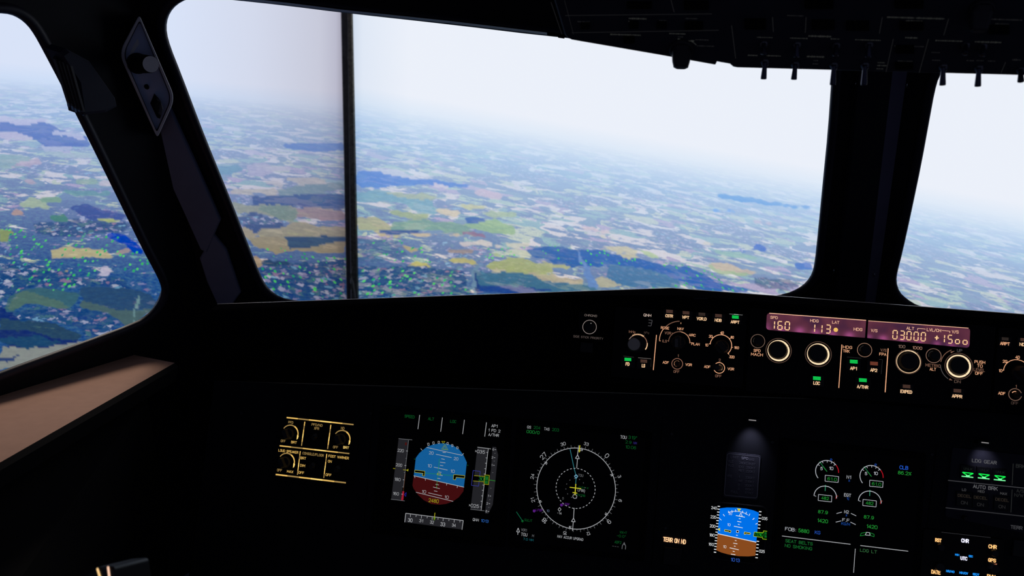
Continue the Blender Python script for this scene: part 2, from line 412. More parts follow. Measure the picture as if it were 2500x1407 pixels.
    far = mix(crown, far, ramp(t2, [(0, (60, 150, 120)), (.5, (96, 196, 110)), (1, (120, 215, 130))]))
    hs = S.nt.nodes.new('ShaderNodeHueSaturation'); hs.inputs['Saturation'].default_value = 1.14; hs.inputs['Value'].default_value = 1.05
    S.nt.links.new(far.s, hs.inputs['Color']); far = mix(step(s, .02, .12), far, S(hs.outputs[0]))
    # viewing-angle dimming towards the joint, painted into the screen colour
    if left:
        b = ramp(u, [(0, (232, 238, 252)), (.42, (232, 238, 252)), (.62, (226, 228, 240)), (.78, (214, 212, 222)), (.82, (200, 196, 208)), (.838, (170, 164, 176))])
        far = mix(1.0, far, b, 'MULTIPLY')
    else:
        b = ramp(u, [(.86, (222, 230, 240)), (.885, (240, 244, 250)), (1.1, (252, 252, 254))])
        far = mix(1.0, far, b, 'MULTIPLY')
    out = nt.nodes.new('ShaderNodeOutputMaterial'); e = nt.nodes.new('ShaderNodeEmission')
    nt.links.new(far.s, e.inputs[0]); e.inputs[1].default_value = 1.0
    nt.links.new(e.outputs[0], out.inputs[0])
    return m

# landmarks of the picture: (map, colour, outline)
MA = (0, 250, 2.164); MC = (440, 350, 3.517); MD = (860, 350, 3.517); ME = (1400, 350, 3.517)
LM = [
 (MA, (62, 88, 168), [(0, 110), (110, 100), (230, 105), (330, 150), (470, 185), (480, 235), (250, 240), (180, 200), (0, 190)]),
 (MA, (206, 196, 214), [(0, 75), (120, 90), (250, 82), (240, 100), (150, 122), (60, 112), (0, 108)]),
 (MA, (205, 190, 205), [(0, 155), (70, 155), (190, 198), (120, 202), (0, 190)]),
 (MA, (196, 190, 210), [(270, 155), (420, 158), (470, 205), (400, 200), (380, 180), (265, 178)]),
 (MA, (190, 190, 205), [(220, 235), (350, 235), (380, 255), (230, 255)]),
 (MA, (178, 192, 190), [(240, 262), (500, 268), (515, 292), (330, 292), (240, 280)]),
 (MA, (150, 172, 168), [(0, 275), (140, 278), (170, 300), (100, 350), (0, 345)]),
 (MA, (196, 176, 184), [(110, 310), (200, 300), (225, 325), (60, 345)]),
 (MA, (150, 172, 150), [(390, 400), (520, 400), (510, 432), (400, 432)]),
 (MA, (206, 192, 196), [(530, 404), (572, 408), (600, 440), (526, 436)]),
 (MA, (110, 152, 150), [(320, 462), (570, 470), (580, 495), (340, 490)]),
 (MA, (190, 170, 176), [(100, 405), (180, 412), (215, 435), (140, 432)]),
 (MA, (176, 188, 150), [(90, 545), (170, 500), (260, 545), (275, 565), (160, 558)]),
 (MA, (136, 168, 128), [(210, 505), (310, 500), (330, 530), (230, 532)]),
 (MA, (192, 158, 140), [(40, 598), (90, 565), (140, 588), (125, 600)]),
 (MA, (70, 130, 104), [(245, 600), (340, 590), (360, 625), (300, 635), (262, 622)]),
 (MA, (58, 76, 140), [(350, 560), (450, 540), (600, 580), (690, 600), (560, 640), (420, 600)]),
 (MA, (184, 190, 110), [(515, 620), (580, 612), (640, 635), (560, 645)]),
 (MA, (150, 160, 92), [(0, 668), (66, 680), (55, 740), (0, 745)]),
 (MA, (196, 186, 204), [(345, 650), (416, 656), (412, 692), (345, 690)]),
 (MA, (34, 70, 176), [(525, 648), (560, 665), (640, 700), (720, 730), (775, 800), (740, 805), (700, 798), (660, 750), (575, 715), (540, 680)]),
 (MA, (200, 186, 136), [(272, 780), (330, 765), (420, 768), (550, 780), (610, 808), (600, 820), (350, 824), (275, 822)]),
 (MA, (170, 150, 140), [(600, 790), (680, 775), (685, 792), (640, 808)]),
 (MA, (206, 176, 108), [(270, 930), (300, 900), (345, 892), (378, 930), (350, 945), (275, 942)]),
 (MA, (200, 190, 200), [(495, 920), (530, 905), (520, 880), (560, 865), (595, 890), (580, 920)]),
 (MA, (160, 176, 80), [(505, 965), (540, 950), (565, 960), (530, 972)]),
 (MA, (58, 98, 100), [(20, 1085), (75, 990), (240, 980), (420, 1010), (400, 1060), (360, 1095), (200, 1060), (120, 1060), (60, 1110)]),
 (MA, (84, 112, 88), [(40, 1090), (90, 1000), (130, 995), (330, 1050), (360, 1095), (200, 1070), (130, 1060), (60, 1100)]),
 (MA, (40, 70, 98), [(420, 975), (640, 965), (780, 1010), (840, 1060), (760, 1110), (640, 1100), (430, 1050)]),
 (MA, (74, 96, 84), [(430, 1055), (620, 1100), (760, 1100), (830, 1080), (680, 1190), (620, 1150), (500, 1110), (420, 1085)]),
 (MA, (120, 150, 140), [(732, 1015), (742, 1020), (708, 1165), (698, 1165)]),
 (MA, (14, 36, 100), [(0, 1080), (60, 1110), (100, 1150), (200, 1180), (0, 1190)]),
 (MA, (30, 60, 76), [(0, 1150), (180, 1140), (330, 1190), (440, 1235), (360, 1280), (150, 1250), (0, 1220)]),
 (MA, (12, 30, 92), [(0, 1205), (140, 1200), (300, 1250), (430, 1262), (330, 1292), (160, 1300), (60, 1290), (0, 1260)]),
 (MA, (22, 64, 92), [(0, 1245), (200, 1230), (330, 1275), (240, 1290), (150, 1300), (0, 1270)]),
 (MA, (150, 150, 132), [(0, 1285), (160, 1302), (320, 1285), (440, 1262), (470, 1270), (300, 1350), (0, 1420)]),
 (MA, (44, 56, 96), [(0, 1350), (60, 1345), (110, 1325), (70, 1365), (0, 1372)]),
 # beyond the front window, left of the display joint
 (MC, (204, 198, 214), [(520, 60), (640, 62), (780, 90), (740, 108), (560, 100)]),
 (MC, (188, 182, 200), [(560, 180), (760, 165), (800, 250), (720, 280), (560, 275)]),
 (MC, (200, 194, 206), [(720, 195), (960, 200), (960, 235), (800, 240)]),
 (MC, (122, 158, 176), [(320, 210), (500, 185), (540, 230), (340, 270)]),
 (MC, (92, 128, 196), [(880, 0), (1380, 0), (1390, 60), (1150, 75), (900, 40)]),
 (MC, (196, 188, 176), [(905, 300), (1180, 300), (1270, 320), (1180, 350), (940, 330)]),
 (MC, (200, 194, 190), [(700, 310), (830, 320), (910, 355), (880, 375), (760, 350)]),
 (MC, (190, 182, 168), [(430, 400), (830, 390), (840, 440), (760, 450), (640, 420), (560, 440), (440, 435)]),
 (MC, (128, 150, 150), [(850, 400), (1100, 350), (1400, 340), (1400, 400), (1000, 445), (860, 440)]),
 (MC, (46, 74, 128), [(590, 440), (700, 470), (860, 450), (1050, 440), (1410, 440), (1410, 560), (1150, 545), (900, 530), (620, 525)]),
 (MC, (156, 158, 130), [(440, 505), (600, 530), (860, 525), (1010, 560), (990, 660), (880, 665), (800, 630), (640, 590), (480, 600)]),
 (MC, (128, 146, 118), [(680, 540), (900, 535), (1000, 575), (980, 650), (860, 660), (780, 610), (660, 575)]),
 (MC, (166, 140, 134), [(1000, 560), (1200, 545), (1410, 580), (1415, 665), (1240, 655), (1000, 630)]),
 (MC, (58, 78, 120), [(560, 610), (640, 600), (800, 650), (900, 700), (640, 770), (520, 700)]),
 (MC, (168, 158, 122), [(650, 790), (700, 730), (900, 720), (930, 680), (1040, 672), (1180, 715), (1415, 715), (1420, 800), (1230, 790), (1120, 800), (950, 805), (800, 810)]),
 (MC, (176, 162, 126), [(510, 725), (600, 735), (660, 790), (560, 830)]),
 (MC, (166, 152, 112), [(590, 830), (700, 800), (960, 815), (930, 890), (1100, 900), (1320, 830), (1420, 835), (1420, 940), (1200, 950), (1000, 915), (820, 950), (700, 905), (640, 890)]),
 (MC, (40, 70, 100), [(900, 800), (1120, 810), (1240, 785), (1420, 810), (1410, 835), (1320, 850), (1200, 880), (960, 905), (930, 850)]),
 (MC, (176, 150, 112), [(600, 965), (660, 975), (710, 1030), (680, 1075), (620, 1065)]),
 (MC, (26, 60, 88), [(720, 1000), (900, 1020), (1100, 1060), (860, 1070), (700, 1050)]),
 (MC, (24, 34, 78), [(800, 1160), (950, 1150), (1050, 1200), (1040, 1300), (820, 1310)]),
 # right of the joint
 (MD, (92, 132, 206), [(20, 240), (190, 230), (420, 300), (700, 320), (1060, 355), (900, 370), (560, 360), (100, 380), (20, 350)]),
 (MD, (206, 208, 222), [(160, 215), (400, 225), (480, 265), (560, 290), (520, 300), (300, 265)]),
 (MD, (210, 200, 214), [(680, 340), (820, 360), (810, 385), (710, 370)]),
 (MD, (128, 168, 180), [(20, 425), (200, 400), (300, 410), (420, 470), (700, 500), (720, 620), (560, 590), (400, 500), (30, 500)]),
 (MD, (168, 180, 150), [(290, 425), (640, 440), (800, 480), (620, 485), (400, 460)]),
 (MD, (206, 190, 202), [(1040, 400), (1180, 410), (1320, 440), (1300, 490), (1100, 455)]),
 (MD, (196, 196, 150), [(900, 515), (1140, 540), (1180, 560), (1000, 565), (920, 540)]),
 (MD, (212, 198, 168), [(710, 570), (900, 570), (950, 600), (880, 630), (760, 610)]),
 (MD, (170, 186, 150), [(1060, 590), (1400, 590), (1440, 630), (1200, 640)]),
 (MD, (44, 84, 160), [(960, 640), (1060, 625), (1210, 690), (1000, 690)]),
 (MD, (160, 172, 122), [(190, 560), (400, 585), (640, 610), (660, 650), (480, 640), (300, 600)]),
 (MD, (176, 172, 126), [(30, 630), (200, 640), (330, 700), (300, 770), (180, 760), (40, 740)]),
 (MD, (122, 156, 132), [(340, 680), (600, 660), (880, 690), (1000, 720), (980, 780), (700, 750), (350, 750)]),
 (MD, (150, 180, 128), [(960, 700), (1240, 660), (1400, 720), (1420, 775), (1200, 770), (1020, 730)]),
 (MD, (46, 72, 130), [(240, 745), (560, 750), (550, 775), (260, 775)]),
 (MD, (196, 180, 130), [(160, 770), (420, 790), (420, 805), (300, 808)]),
 (MD, (204, 186, 150), [(450, 780), (580, 770), (960, 795), (950, 808), (700, 795), (560, 808)]),
 (MD, (140, 100, 120), [(930, 765), (1060, 760), (1170, 795), (1150, 815), (1000, 790)]),
 (MD, (176, 162, 116), [(220, 815), (340, 840), (600, 910), (500, 930), (420, 890)]),
 (MD, (206, 196, 190), [(910, 850), (1120, 835), (1340, 905), (1300, 912), (1100, 875), (960, 885)]),
 (MD, (206, 200, 180), [(1300, 850), (1540, 855), (1550, 880), (1360, 890)]),
 (MD, (200, 200, 176), [(1310, 920), (1460, 905), (1630, 955), (1560, 975), (1400, 960)]),
 (MD, (170, 186, 132), [(1170, 940), (1380, 955), (1370, 975), (1190, 965)]),
 (MD, (150, 132, 120), [(790, 905), (1060, 920), (1060, 945), (880, 950)]),
 (MD, (184, 176, 106), [(790, 990), (1060, 1000), (1070, 1040), (900, 1035)]),
 (MD, (188, 180, 108), [(450, 1050), (560, 1015), (690, 1048), (640, 1065)]),
 (MD, (164, 170, 104), [(1130, 1060), (1200, 1010), (1340, 990), (1500, 1000), (1690, 1080), (1760, 1115), (1500, 1110), (1300, 1095)]),
 (MD, (176, 176, 116), [(1600, 1020), (1880, 1050), (1880, 1075), (1700, 1065)]),
 (MD, (196, 186, 150), [(1200, 1075), (1300, 1080), (1290, 1098), (1200, 1092)]),
 (MD, (172, 160, 132), [(1510, 1120), (1700, 1130), (2010, 1180), (1990, 1210), (1800, 1190), (1600, 1160)]),
 (MD, (58, 104, 128), [(1080, 1100), (1500, 1120), (1700, 1190), (2050, 1225), (2100, 1270), (1200, 1290), (1060, 1200)]),
 (MD, (28, 60, 130), [(1100, 1225), (1500, 1235), (1750, 1262), (1400, 1300), (1080, 1290)]),
 (MD, (206, 190, 170), [(560, 1240), (780, 1235), (860, 1280), (800, 1290), (580, 1270)]),
 (MD, (20, 44, 116), [(620, 1060), (700, 1075), (680, 1140), (600, 1110)]),
 (MD, (110, 136, 166), [(1225, 780), (1245, 782), (1110, 1060), (1075, 1060), (1140, 960)]),
 (MD, (112, 140, 160), [(1080, 1040), (1105, 1045), (1070, 1100), (1065, 1300), (1035, 1300), (1045, 1090)]),
 (MD, (20, 50, 110), [(1072, 1110), (1090, 1100), (1085, 1300), (1066, 1300)]),
 (MD, (24, 84, 156), [(1500, 900), (1800, 890), (2110, 930), (2110, 1060), (1900, 1060), (1700, 1000), (1560, 980)]),
 (MD, (100, 128, 170), [(1915, 905), (1935, 905), (2090, 1230), (2040, 1230), (1990, 1080)]),
 (ME, (110, 140, 190), [(25, 920), (50, 920), (210, 1250), (150, 1250), (100, 1120)]),
 (ME, (22, 86, 164), [(60, 930), (220, 920), (420, 960), (760, 1040), (1000, 1070), (1200, 1170), (1400, 1230), (1560, 1280), (1200, 1270), (1000, 1230), (900, 1170), (700, 1100), (420, 1040), (140, 1060)]),
 (ME, (66, 112, 150), [(330, 1040), (640, 1080), (880, 1160), (930, 1240), (640, 1235), (420, 1230), (300, 1130)]),
 (ME, (178, 172, 142), [(185, 1180), (230, 1140), (300, 1155), (440, 1232), (220, 1240)]),
 (ME, (204, 196, 160), [(220, 895), (420, 885), (560, 915), (560, 945), (400, 930)]),
 (ME, (176, 196, 142), [(560, 910), (700, 950), (790, 1000), (620, 970)]),
 (ME, (198, 190, 150), [(390, 940), (560, 965), (540, 990), (420, 965)]),
 (ME, (214, 196, 198), [(0, 705), (200, 730), (460, 795), (300, 775), (60, 740)]),
 (ME, (210, 206, 180), [(190, 785), (400, 825), (380, 838), (220, 810)]),
 (ME, (162, 180, 130), [(1100, 1045), (1250, 1030), (1400, 1080), (1540, 1130), (1500, 1145), (1260, 1115)]),
 (ME, (196, 176, 150), [(1150, 1035), (1340, 1030), (1440, 1070), (1600, 1105), (1560, 1120), (1240, 1080)]),
 (ME, (150, 184, 170), [(1180, 920), (1400, 930), (1660, 1000), (1400, 985), (1220, 955)]),
 (ME, (206, 200, 186), [(1060, 840), (1220, 865), (1200, 882), (1090, 860)]),
 (ME, (200, 190, 206), [(1540, 640), (1720, 690), (1700, 706), (1560, 670)]),
 (ME, (190, 206, 236), [(730, 395), (770, 400), (760, 425), (730, 418)]),
 (ME, (86, 150, 216), [(1180, 440), (1400, 445), (1700, 500), (2090, 560), (2080, 580), (1700, 530), (1300, 480)]),
 (ME, (120, 168, 230), [(1180, 560), (1420, 580), (1400, 598), (1200, 582)]),
 (ME, (60, 100, 190), [(1360, 900), (1560, 910), (1580, 860), (1660, 890), (1640, 930), (1440, 925)]),
 (ME, (70, 110, 190), [(1880, 1030), (2060, 1020), (2060, 1085), (1900, 1080)]),
]
ZN = [  # zones: (map, channel 0 = town 1 = tree crowns, strength, outline)
 (MA, 0, .9, [(0, 860), (160, 850), (440, 930), (640, 930), (700, 985), (400, 975), (200, 975), (0, 1040)]),
 (MA, 0, .95, [(60, 1110), (200, 1080), (360, 1090), (560, 1110), (640, 1170), (560, 1230), (460, 1260), (430, 1200), (260, 1150), (100, 1160)]),
 (MA, 0, .8, [(180, 640), (420, 620), (700, 640), (640, 690), (300, 710), (190, 690)]),
 (MA, 1, 1, [(0, 620), (200, 700), (620, 700), (800, 820), (820, 950), (600, 900), (300, 1000), (80, 1000)]),
 (MC, 0, .9, [(660, 1070), (1420, 990), (1430, 1340), (880, 1340), (740, 1290), (680, 1160)]),
 (MC, 1, 1, [(560, 1000), (720, 890), (1420, 960), (1420, 1340), (800, 1330), (660, 1150)]),
 (MC, 0, .5, [(480, 620), (840, 640), (820, 700), (500, 700)]),
 (MD, 0, .9, [(30, 1060), (600, 1060), (960, 1100), (1040, 1320), (30, 1340)]),
 (MD, 0, .5, [(30, 800), (400, 830), (500, 960), (200, 1020), (30, 1010)]),
 (MD, 1, 1, [(150, 850), (600, 810), (760, 900), (760, 1020), (420, 1030), (180, 960)]),
 (MD, 1, .9, [(1080, 900), (1560, 880), (2100, 900), (2100, 1060), (1500, 960), (1180, 1010)]),
 (MD, 1, 1, [(100, 1060), (900, 1100), (1000, 1300), (60, 1320)]),
 (ME, 1, 1, [(120, 930), (300, 920), (460, 990), (660, 1000), (960, 1050), (1240, 1120), (1500, 1240), (1500, 1290), (640, 1250), (880, 1160), (1040, 1130), (700, 1040), (560, 1020), (140, 1050)]),
 (ME, 0, .7, [(1560, 1160), (1840, 1170), (1980, 1200), (1840, 1270), (1560, 1230)]),
]
def inside(X, Y, poly):
    r = np.zeros(X.shape, bool); n = len(poly)
    for i in range(n):
        x0, y0 = poly[i]; x1, y1 = poly[(i+1) % n]
        if y0 == y1: continue
        c = ((y0 > Y) != (y1 > Y)) & (X < (x1-x0)*(Y-y0)/(y1-y0)+x0)
        r ^= c
    return r
def view_grid(name, pl, x0, x1, y0, y1, step_, mat, parent, edge):
    xs = np.arange(x0, x1+1, step_, float); ys = np.arange(y0, y1+1, step_, float)
    if edge is not None:                    # follow the straight side of the display
        a = np.array([edge(y) for y in ys])
    PX = np.tile(xs, (len(ys), 1)); PY = np.tile(ys[:, None], (1, len(xs)))
    if edge is not None:
        side = -1 if abs(x0-a.mean()) < abs(x1-a.mean()) else 1
        PX = (PX-x0)/(x1-x0); PX = (a[:, None]+PX*(x1-a[:, None])) if side < 0 else (x0+PX*(a[:, None]-x0))
    fwv, rt, up = np.array(FW), np.array(RT), np.array(UP)
    d = fwv + ((PX-1250)/FPX)[..., None]*rt - ((PY-703.5)/FPX)[..., None]*up
    N = np.array(pl.N); O = np.array(pl.O)-np.array(EYE)
    t = (O@N)/(d@N); Pn = np.array(EYE)+d*t[..., None]
    nx, ny = len(xs), len(ys)
    i = np.arange(nx-1)[None, :]+np.arange(ny-1)[:, None]*nx
    q = np.stack([i, i+nx, i+nx+1, i+1], -1).reshape(-1, 4)
    me = bpy.data.meshes.new(name); me.from_pydata(Pn.reshape(-1, 3).tolist(), [], q.tolist())
    uvl = me.uv_layers.new(name='view')
    uvd = np.stack([PX/1000, PY/1000], -1).reshape(-1, 2)[q.reshape(-1)]
    uvl.data.foreach_set('uv', uvd.reshape(-1).astype(np.float32))
    rs = np.random.RandomState(3)
    def sm(k, amp):                          # smooth wobble so that outlines are not ruler-straight
        a = rs.uniform(-amp, amp, (ny//k+3, nx//k+3))
        yy = np.arange(ny)/k; xx = np.arange(nx)/k; yi = yy.astype(int); xi = xx.astype(int); fy = (yy-yi)[:, None]; fx = (xx-xi)[None, :]
        A = a[yi][:, xi]; B = a[yi][:, xi+1]; Cc = a[yi+1][:, xi]; Dd = a[yi+1][:, xi+1]
        return (A*(1-fx)+B*fx)*(1-fy)+(Cc*(1-fx)+Dd*fx)*fy
    JX = PX+sm(5, 7)+sm(2, 3); JY = PY+sm(6, 3)+sm(2, 1.6)
    col = np.zeros((ny, nx, 4), np.float32); zon = np.zeros((ny, nx, 4), np.float32); zon[..., 3] = 1
    for mp, c, pts in LM:
        pp = [(mp[0]+a/mp[2], mp[1]+b/mp[2]) for a, b in pts]
        k = inside(JX, JY, pp); col[k] = (*lin(c), 0.88)
    for mp, ch, s_, pts in ZN:
        pp = [(mp[0]+a/mp[2], mp[1]+b/mp[2]) for a, b in pts]
        k = inside(JX, JY, pp); zon[..., ch][k] = s_
        if ch == 0: col[..., 3][k] *= 0.25
    for _ in range(3):                       # spread colours a little past their outlines
        e = col[..., 3] == 0; acc = np.zeros_like(col); 
        for dy, dx in ((0, 1), (0, -1), (1, 0), (-1, 0)):
            sh = np.roll(col, (dy, dx), (0, 1)); k = (sh[..., :3].sum(-1) > 0) & (col[..., :3].sum(-1) == 0)
            col[k, :3] = sh[k, :3]
    a = col[..., 3].copy(); b = a.copy()
    for dy in (-1, 0, 1):
        for dx in (-1, 0, 1): b += np.roll(a, (dy, dx), (0, 1))
    col[..., 3] = b/10/.88
    for nm, arr in (('marks', col), ('zone', zon)):
        at = me.color_attributes.new(nm, 'FLOAT_COLOR', 'POINT')
        at.data.foreach_set('color', arr.reshape(-1))
    me.materials.append(mat); me.update()
    return link(name, me, parent)

JX0 = lambda y: 857+(y-30)*15/700.0            # right side of the joint between the displays
JXL = lambda y: 834+(y-30)*14/700.0            # left side
PV = Plane((-1.0, 2.4, 1.2), (1, 0, 0), (0, 0, 1))
cor = PV.P(843, 400)
a_ = Vector((0.75, 0.66, 0)).normalized()
PVL = Plane((cor.x, cor.y, 1.2), a_, (0, 0, 1))

def back_box(pl, pts, th, mat, name, parent):
    g = G(pl); g.prism(pts, -th, -0.004, mat); return g.make(name, parent)
scr = thing('outside_view_display', (0.6, 2.4, 0.3), 'large front display showing pale sky and hazy farmland, right of the dark joint', 'display', 'outside view displays')
view_grid('screen', PV, 858, 2760, -160, 1000, 4, view_material('farmland_view_front', .9, .215, .176, 1.35, False), scr, JX0)
back_box(PV, [(862, -160), (2760, -160), (2760, 1000), (874, 1000)], .06, SOFT, 'back_housing', scr)
g = G(PV)
EDGE = D((150, 148, 146), 0.6, 'scuffed_bezel_edge', .3, .5, 60)
g.prism([(846, -160), (JX0(-160)+.5, -160), (JX0(1000)+.5, 1000), (861, 1000)], -.03, .012, D((112, 106, 94), 0.8, 'dusty_black_bezel', .15, .9, 90), .002)
bz = g.make('bezel', scr)
g = G(PV)
sc_m = D((190, 180, 160), .8, 'scratch', .1, .4)
for pts, w_ in (([(861, 650), (857, 668), (855, 690), (858, 712)], 1.6), ([(856, 672), (862, 690), (866, 712), (868, 728)], 4.5), ([(855, 690), (858, 706)], 2)):
    for a, b in zip(pts, pts[1:]):
        pa, pb = PV.P(*a, .0128), PV.P(*b, .0128); d = (pb-pa).normalized(); n = Vector((d.z, 0, -d.x))*(w_*PV.k(*a)/2)
        g.add([pa-n, pb-n, pb+n, pa+n], [(0, 1, 2, 3)], sc_m)
rs_ = random.Random(2)
for i in range(60):
    y = rs_.uniform(30, 730); x = rs_.uniform(JXL(y)+12, JX0(y)-2); k_ = rs_.uniform(.3, .8)
    p = PV.P(x, y, .0127); r = k_*PV.k(x, y); g.add([p+Vector((-r, 0, -r)), p+Vector((r, 0, -r)), p+Vector((r, 0, r)), p+Vector((-r, 0, r))], [(0, 1, 2, 3)], sc_m)
g.make('scratches', bz, label='pale scratches and dust on the bezel')
sl = thing('outside_view_display', (-1.7, 1.8, 0.3), 'large side display showing towns, fields and a blue lake, left of the dark joint', 'display', 'outside view displays')
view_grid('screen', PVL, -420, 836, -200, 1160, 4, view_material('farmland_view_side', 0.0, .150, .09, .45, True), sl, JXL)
back_box(PVL, [(-420, -200), (836, -200), (850, 1160), (-420, 1160)], .06, SOFT, 'back_housing', sl)
g = G(PVL)
g.prism([(JXL(-160)-.5, -160), (846, -160), (860, 1000), (JXL(1000)-.5, 1000)], -.03, .006, EDGE, .001)
g.make('bezel', sl)
# ------------------------------------------------------------------ cockpit shell
def solve3(p1, p2, z):
    A = np.array([list(p1.N), list(p2.N), [0, 0, 1]]); b = np.array([p1.N.dot(p1.O), p2.N.dot(p2.O), z])
    return Vector(np.linalg.solve(A, b))
def on(pl, x=None, y=None, z=0):
    ax = [1, 0, 0] if x is not None else [0, 1, 0]
    A = np.array([list(pl.N), ax, [0, 0, 1]]); return Vector(np.linalg.solve(A, np.array([pl.N.dot(pl.O), x if x is not None else y, z])))
ZB, ZT = 0.35, 1.95
def grow(pl, pts, d):                              # offset an outline in its plane
    n = len(pts); out = []
    c2 = [Vector(pl.uv(p)) for p in pts]
    ar = sum(c2[i].x*c2[(i+1) % n].y-c2[(i+1) % n].x*c2[i].y for i in range(n)); sg = 1 if ar > 0 else -1
    for i in range(n):
        a, b, c = c2[i-1], c2[i], c2[(i+1) % n]
        t = ((b-a).normalized()+(c-b).normalized()).normalized(); nn = Vector((t.y, -t.x))*sg
        out.append(b+nn*d)
    return out
def shell(name, pl, corners, hole, label_kind, thick=0.045):
    h = [pl.P(*p) for p in hole]; hu = grow(pl, h, .012); hb = grow(pl, h, .05); cu = [Vector(pl.uv(c)) for c in corners]
    g = G(pl); T = tessellate_polygon([[Vector((*p, 0)) for p in cu], [Vector((*p, 0)) for p in hu]])
    allp = cu+hu
    g.add([pl.W(p.x, p.y) for p in allp], [tuple(t) for t in T], FRAME)
    g.add([pl.W(p.x, p.y, -thick) for p in cu+hb], [tuple(t) for t in T], SOFT)
    for L, L2 in ((cu, cu), (hu, hb)):
        n = len(L); vs = [pl.W(p.x, p.y) for p in L]+[pl.W(p.x, p.y, -thick) for p in L2]
        g.add(vs, [(i, (i+1) % n, n+(i+1) % n, n+i) for i in range(n)], FRAME)
    o = g.make(name, None, kind='structure')
    return o, h
def rim(name, pl, hole):
    h = [pl.P(*p) for p in hole]
    g = G(pl); rings = []
    for d, o in ((.040, -.04), (.004, -.006), (0, -.002), (.0015, .0025), (.004, .0045), (.008, .005), (.0125, .0035), (.014, -.002)):
        rings.append([pl.W(q.x, q.y, o) for q in grow(pl, h, d)])
    n = len(h); vs = sum(rings, [])
    g.add(vs, [(r*n+i, r*n+(i+1) % n, (r+1)*n+(i+1) % n, (r+1)*n+i) for r in range(len(rings)-1) for i in range(n)],
          D((40, 40, 56), 0.5, 'window_rim_rubber', .4, .1), True)
    return g.make(name, None, kind='structure')
def smooth(pts, it=2):
    for _ in range(it):
        q = []
        for i in range(len(pts)):
            a = pts[i]; b = pts[(i+1) % len(pts)]
            q += [(a[0]*.75+b[0]*.25, a[1]*.75+b[1]*.25), (a[0]*.25+b[0]*.75, a[1]*.25+b[1]*.75)]
        pts = q
    return pts
H1 = [(720, 736), (684, 728), (656, 708), (638, 680), (608, 605), (560, 482), (520, 385), (490, 310), (440, 178), (416, 118), (406, 82), (406, 55), (414, 32), (430, 13), (455, -1), (490, -5),
      (560, 0), (700, 15), (835, 32), (1100, 61), (1340, 90), (1700, 125), (2000, 150), (2033, 160), (2030, 200), (2022, 320), (2010, 440), (1998, 565), (1990, 640), (1984, 668), (1970, 690), (1950, 706), (1920, 719),
      (1860, 730), (1640, 745), (1200, 765), (900, 755)]
H1 = smooth(H1, 1)
H2 = [(0, 33), (28, 36), (50, 46), (70, 63), (87, 87), (104, 118), (151, 207), (182, 269), (244, 393), (300, 507), (350, 610), (380, 665), (392, 690), (397, 710), (393, 730), (381, 750), (361, 769), (334, 787),
      (196, 838), (0, 908), (-180, 980), (-330, 1040), (-420, 1060), (-470, 1000), (-480, 900), (-470, 300), (-450, 120), (-400, 50), (-300, 25)]
H2 = smooth(H2, 1)
H3 = [(2700, 120), (2420, 120), (2350, 135), (2312, 160), (2292, 190), (2282, 225), (2270, 290), (2250, 400), (2225, 520), (2203, 620), (2191, 665), (2188, 690), (2196, 715), (2214, 732), (2240, 748), (2290, 762),
      (2500, 790), (2900, 830), (2960, 780), (2980, 500), (2980, 300), (2940, 160)]
H3 = smooth(H3, 1)
YA = -0.35
L12b, L12t = solve3(W1, W2, ZB), solve3(W1, W2, ZT)
L13b, L13t = solve3(W1, W3, ZB), solve3(W1, W3, ZT)
shell('wall_front', W1, [L12b, L13b, L13t, L12t], H1, 'w')
shell('wall_left', W2, [on(W2, y=YA, z=ZB), L12b, L12t, on(W2, y=YA, z=ZT)], H2, 'w')
shell('wall_right', W3, [L13b, on(W3, x=1.5, z=ZB), on(W3, x=1.5, z=ZT), L13t], H3, 'w')
rim('window_1', W1, H1); rim('window_2', W2, H2); rim('window_3', W3, H3)
g = G(PF); zc = 1.94
pts = [Vector((-1.35, YA, zc)), Vector((1.5, YA, zc)), Vector((1.5, 1.2, zc)), L13t.copy(), L12t.copy(), on(W2, y=YA, z=ZT)]
for p in pts: p.z = zc
g.add(pts+[p+Vector((0, 0, .05)) for p in pts], [tuple(range(6)), tuple(range(6, 12))]+[(i, (i+1) % 6, 6+(i+1) % 6, 6+i) for i in range(6)], SOFT)
g.make('ceiling', None, kind='structure')
g = G(PF)
def slab(g, x0, x1, y0, y1, z0, z1, m):
    v = [Vector((x, y, z)) for z in (z0, z1) for x, y in ((x0, y0), (x1, y0), (x1, y1), (x0, y1))]
    g.add(v, [(3, 2, 1, 0), (4, 5, 6, 7), (0, 1, 5, 4), (1, 2, 6, 5), (2, 3, 7, 6), (3, 0, 4, 7)], m)
slab(g, -2.6, 2.6, -1.0, 3.0, -0.06, 0.0, D((40, 40, 44), .9, 'dark_carpet', .1, .4, 80)); g.make('floor', None, kind='structure')

# sill ledge under the side window
g = G(PF); ZL = 0.88
i0, i1 = EYE+ray(415, 893)*((ZL-1.3)/ray(415, 893).z), EYE+ray(-20, 1141)*((ZL-1.3)/ray(-20, 1141).z)
dd = (i1-i0).normalized(); i0 = i0-dd*0.015; i1 = i1+dd*0.55
w0, w1 = on(W2, y=i0.y+.02, z=ZL), on(W2, y=i1.y, z=ZL)
w0 += W2.N*.002; w1 += W2.N*.002
top = [i0, i1, w1, w0]; bot = [p-Vector((0, 0, .03)) for p in top]
in2 = [i0+Vector((.006, 0, -.006)), i1+Vector((.006, 0, -.006))]
g.add(top+bot+in2, [(7, 6, 5, 4), (2, 3, 7, 6), (3, 0, 8, 4, 7), (2, 6, 5, 9, 1), (0, 8, 9, 1), (8, 4, 5, 9)], SOFT)
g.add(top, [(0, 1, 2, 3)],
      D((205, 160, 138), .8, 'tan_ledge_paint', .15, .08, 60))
led = g.make('window_ledge', None); tag(led, 'tan painted ledge lit along its top under the left side window', 'ledge')
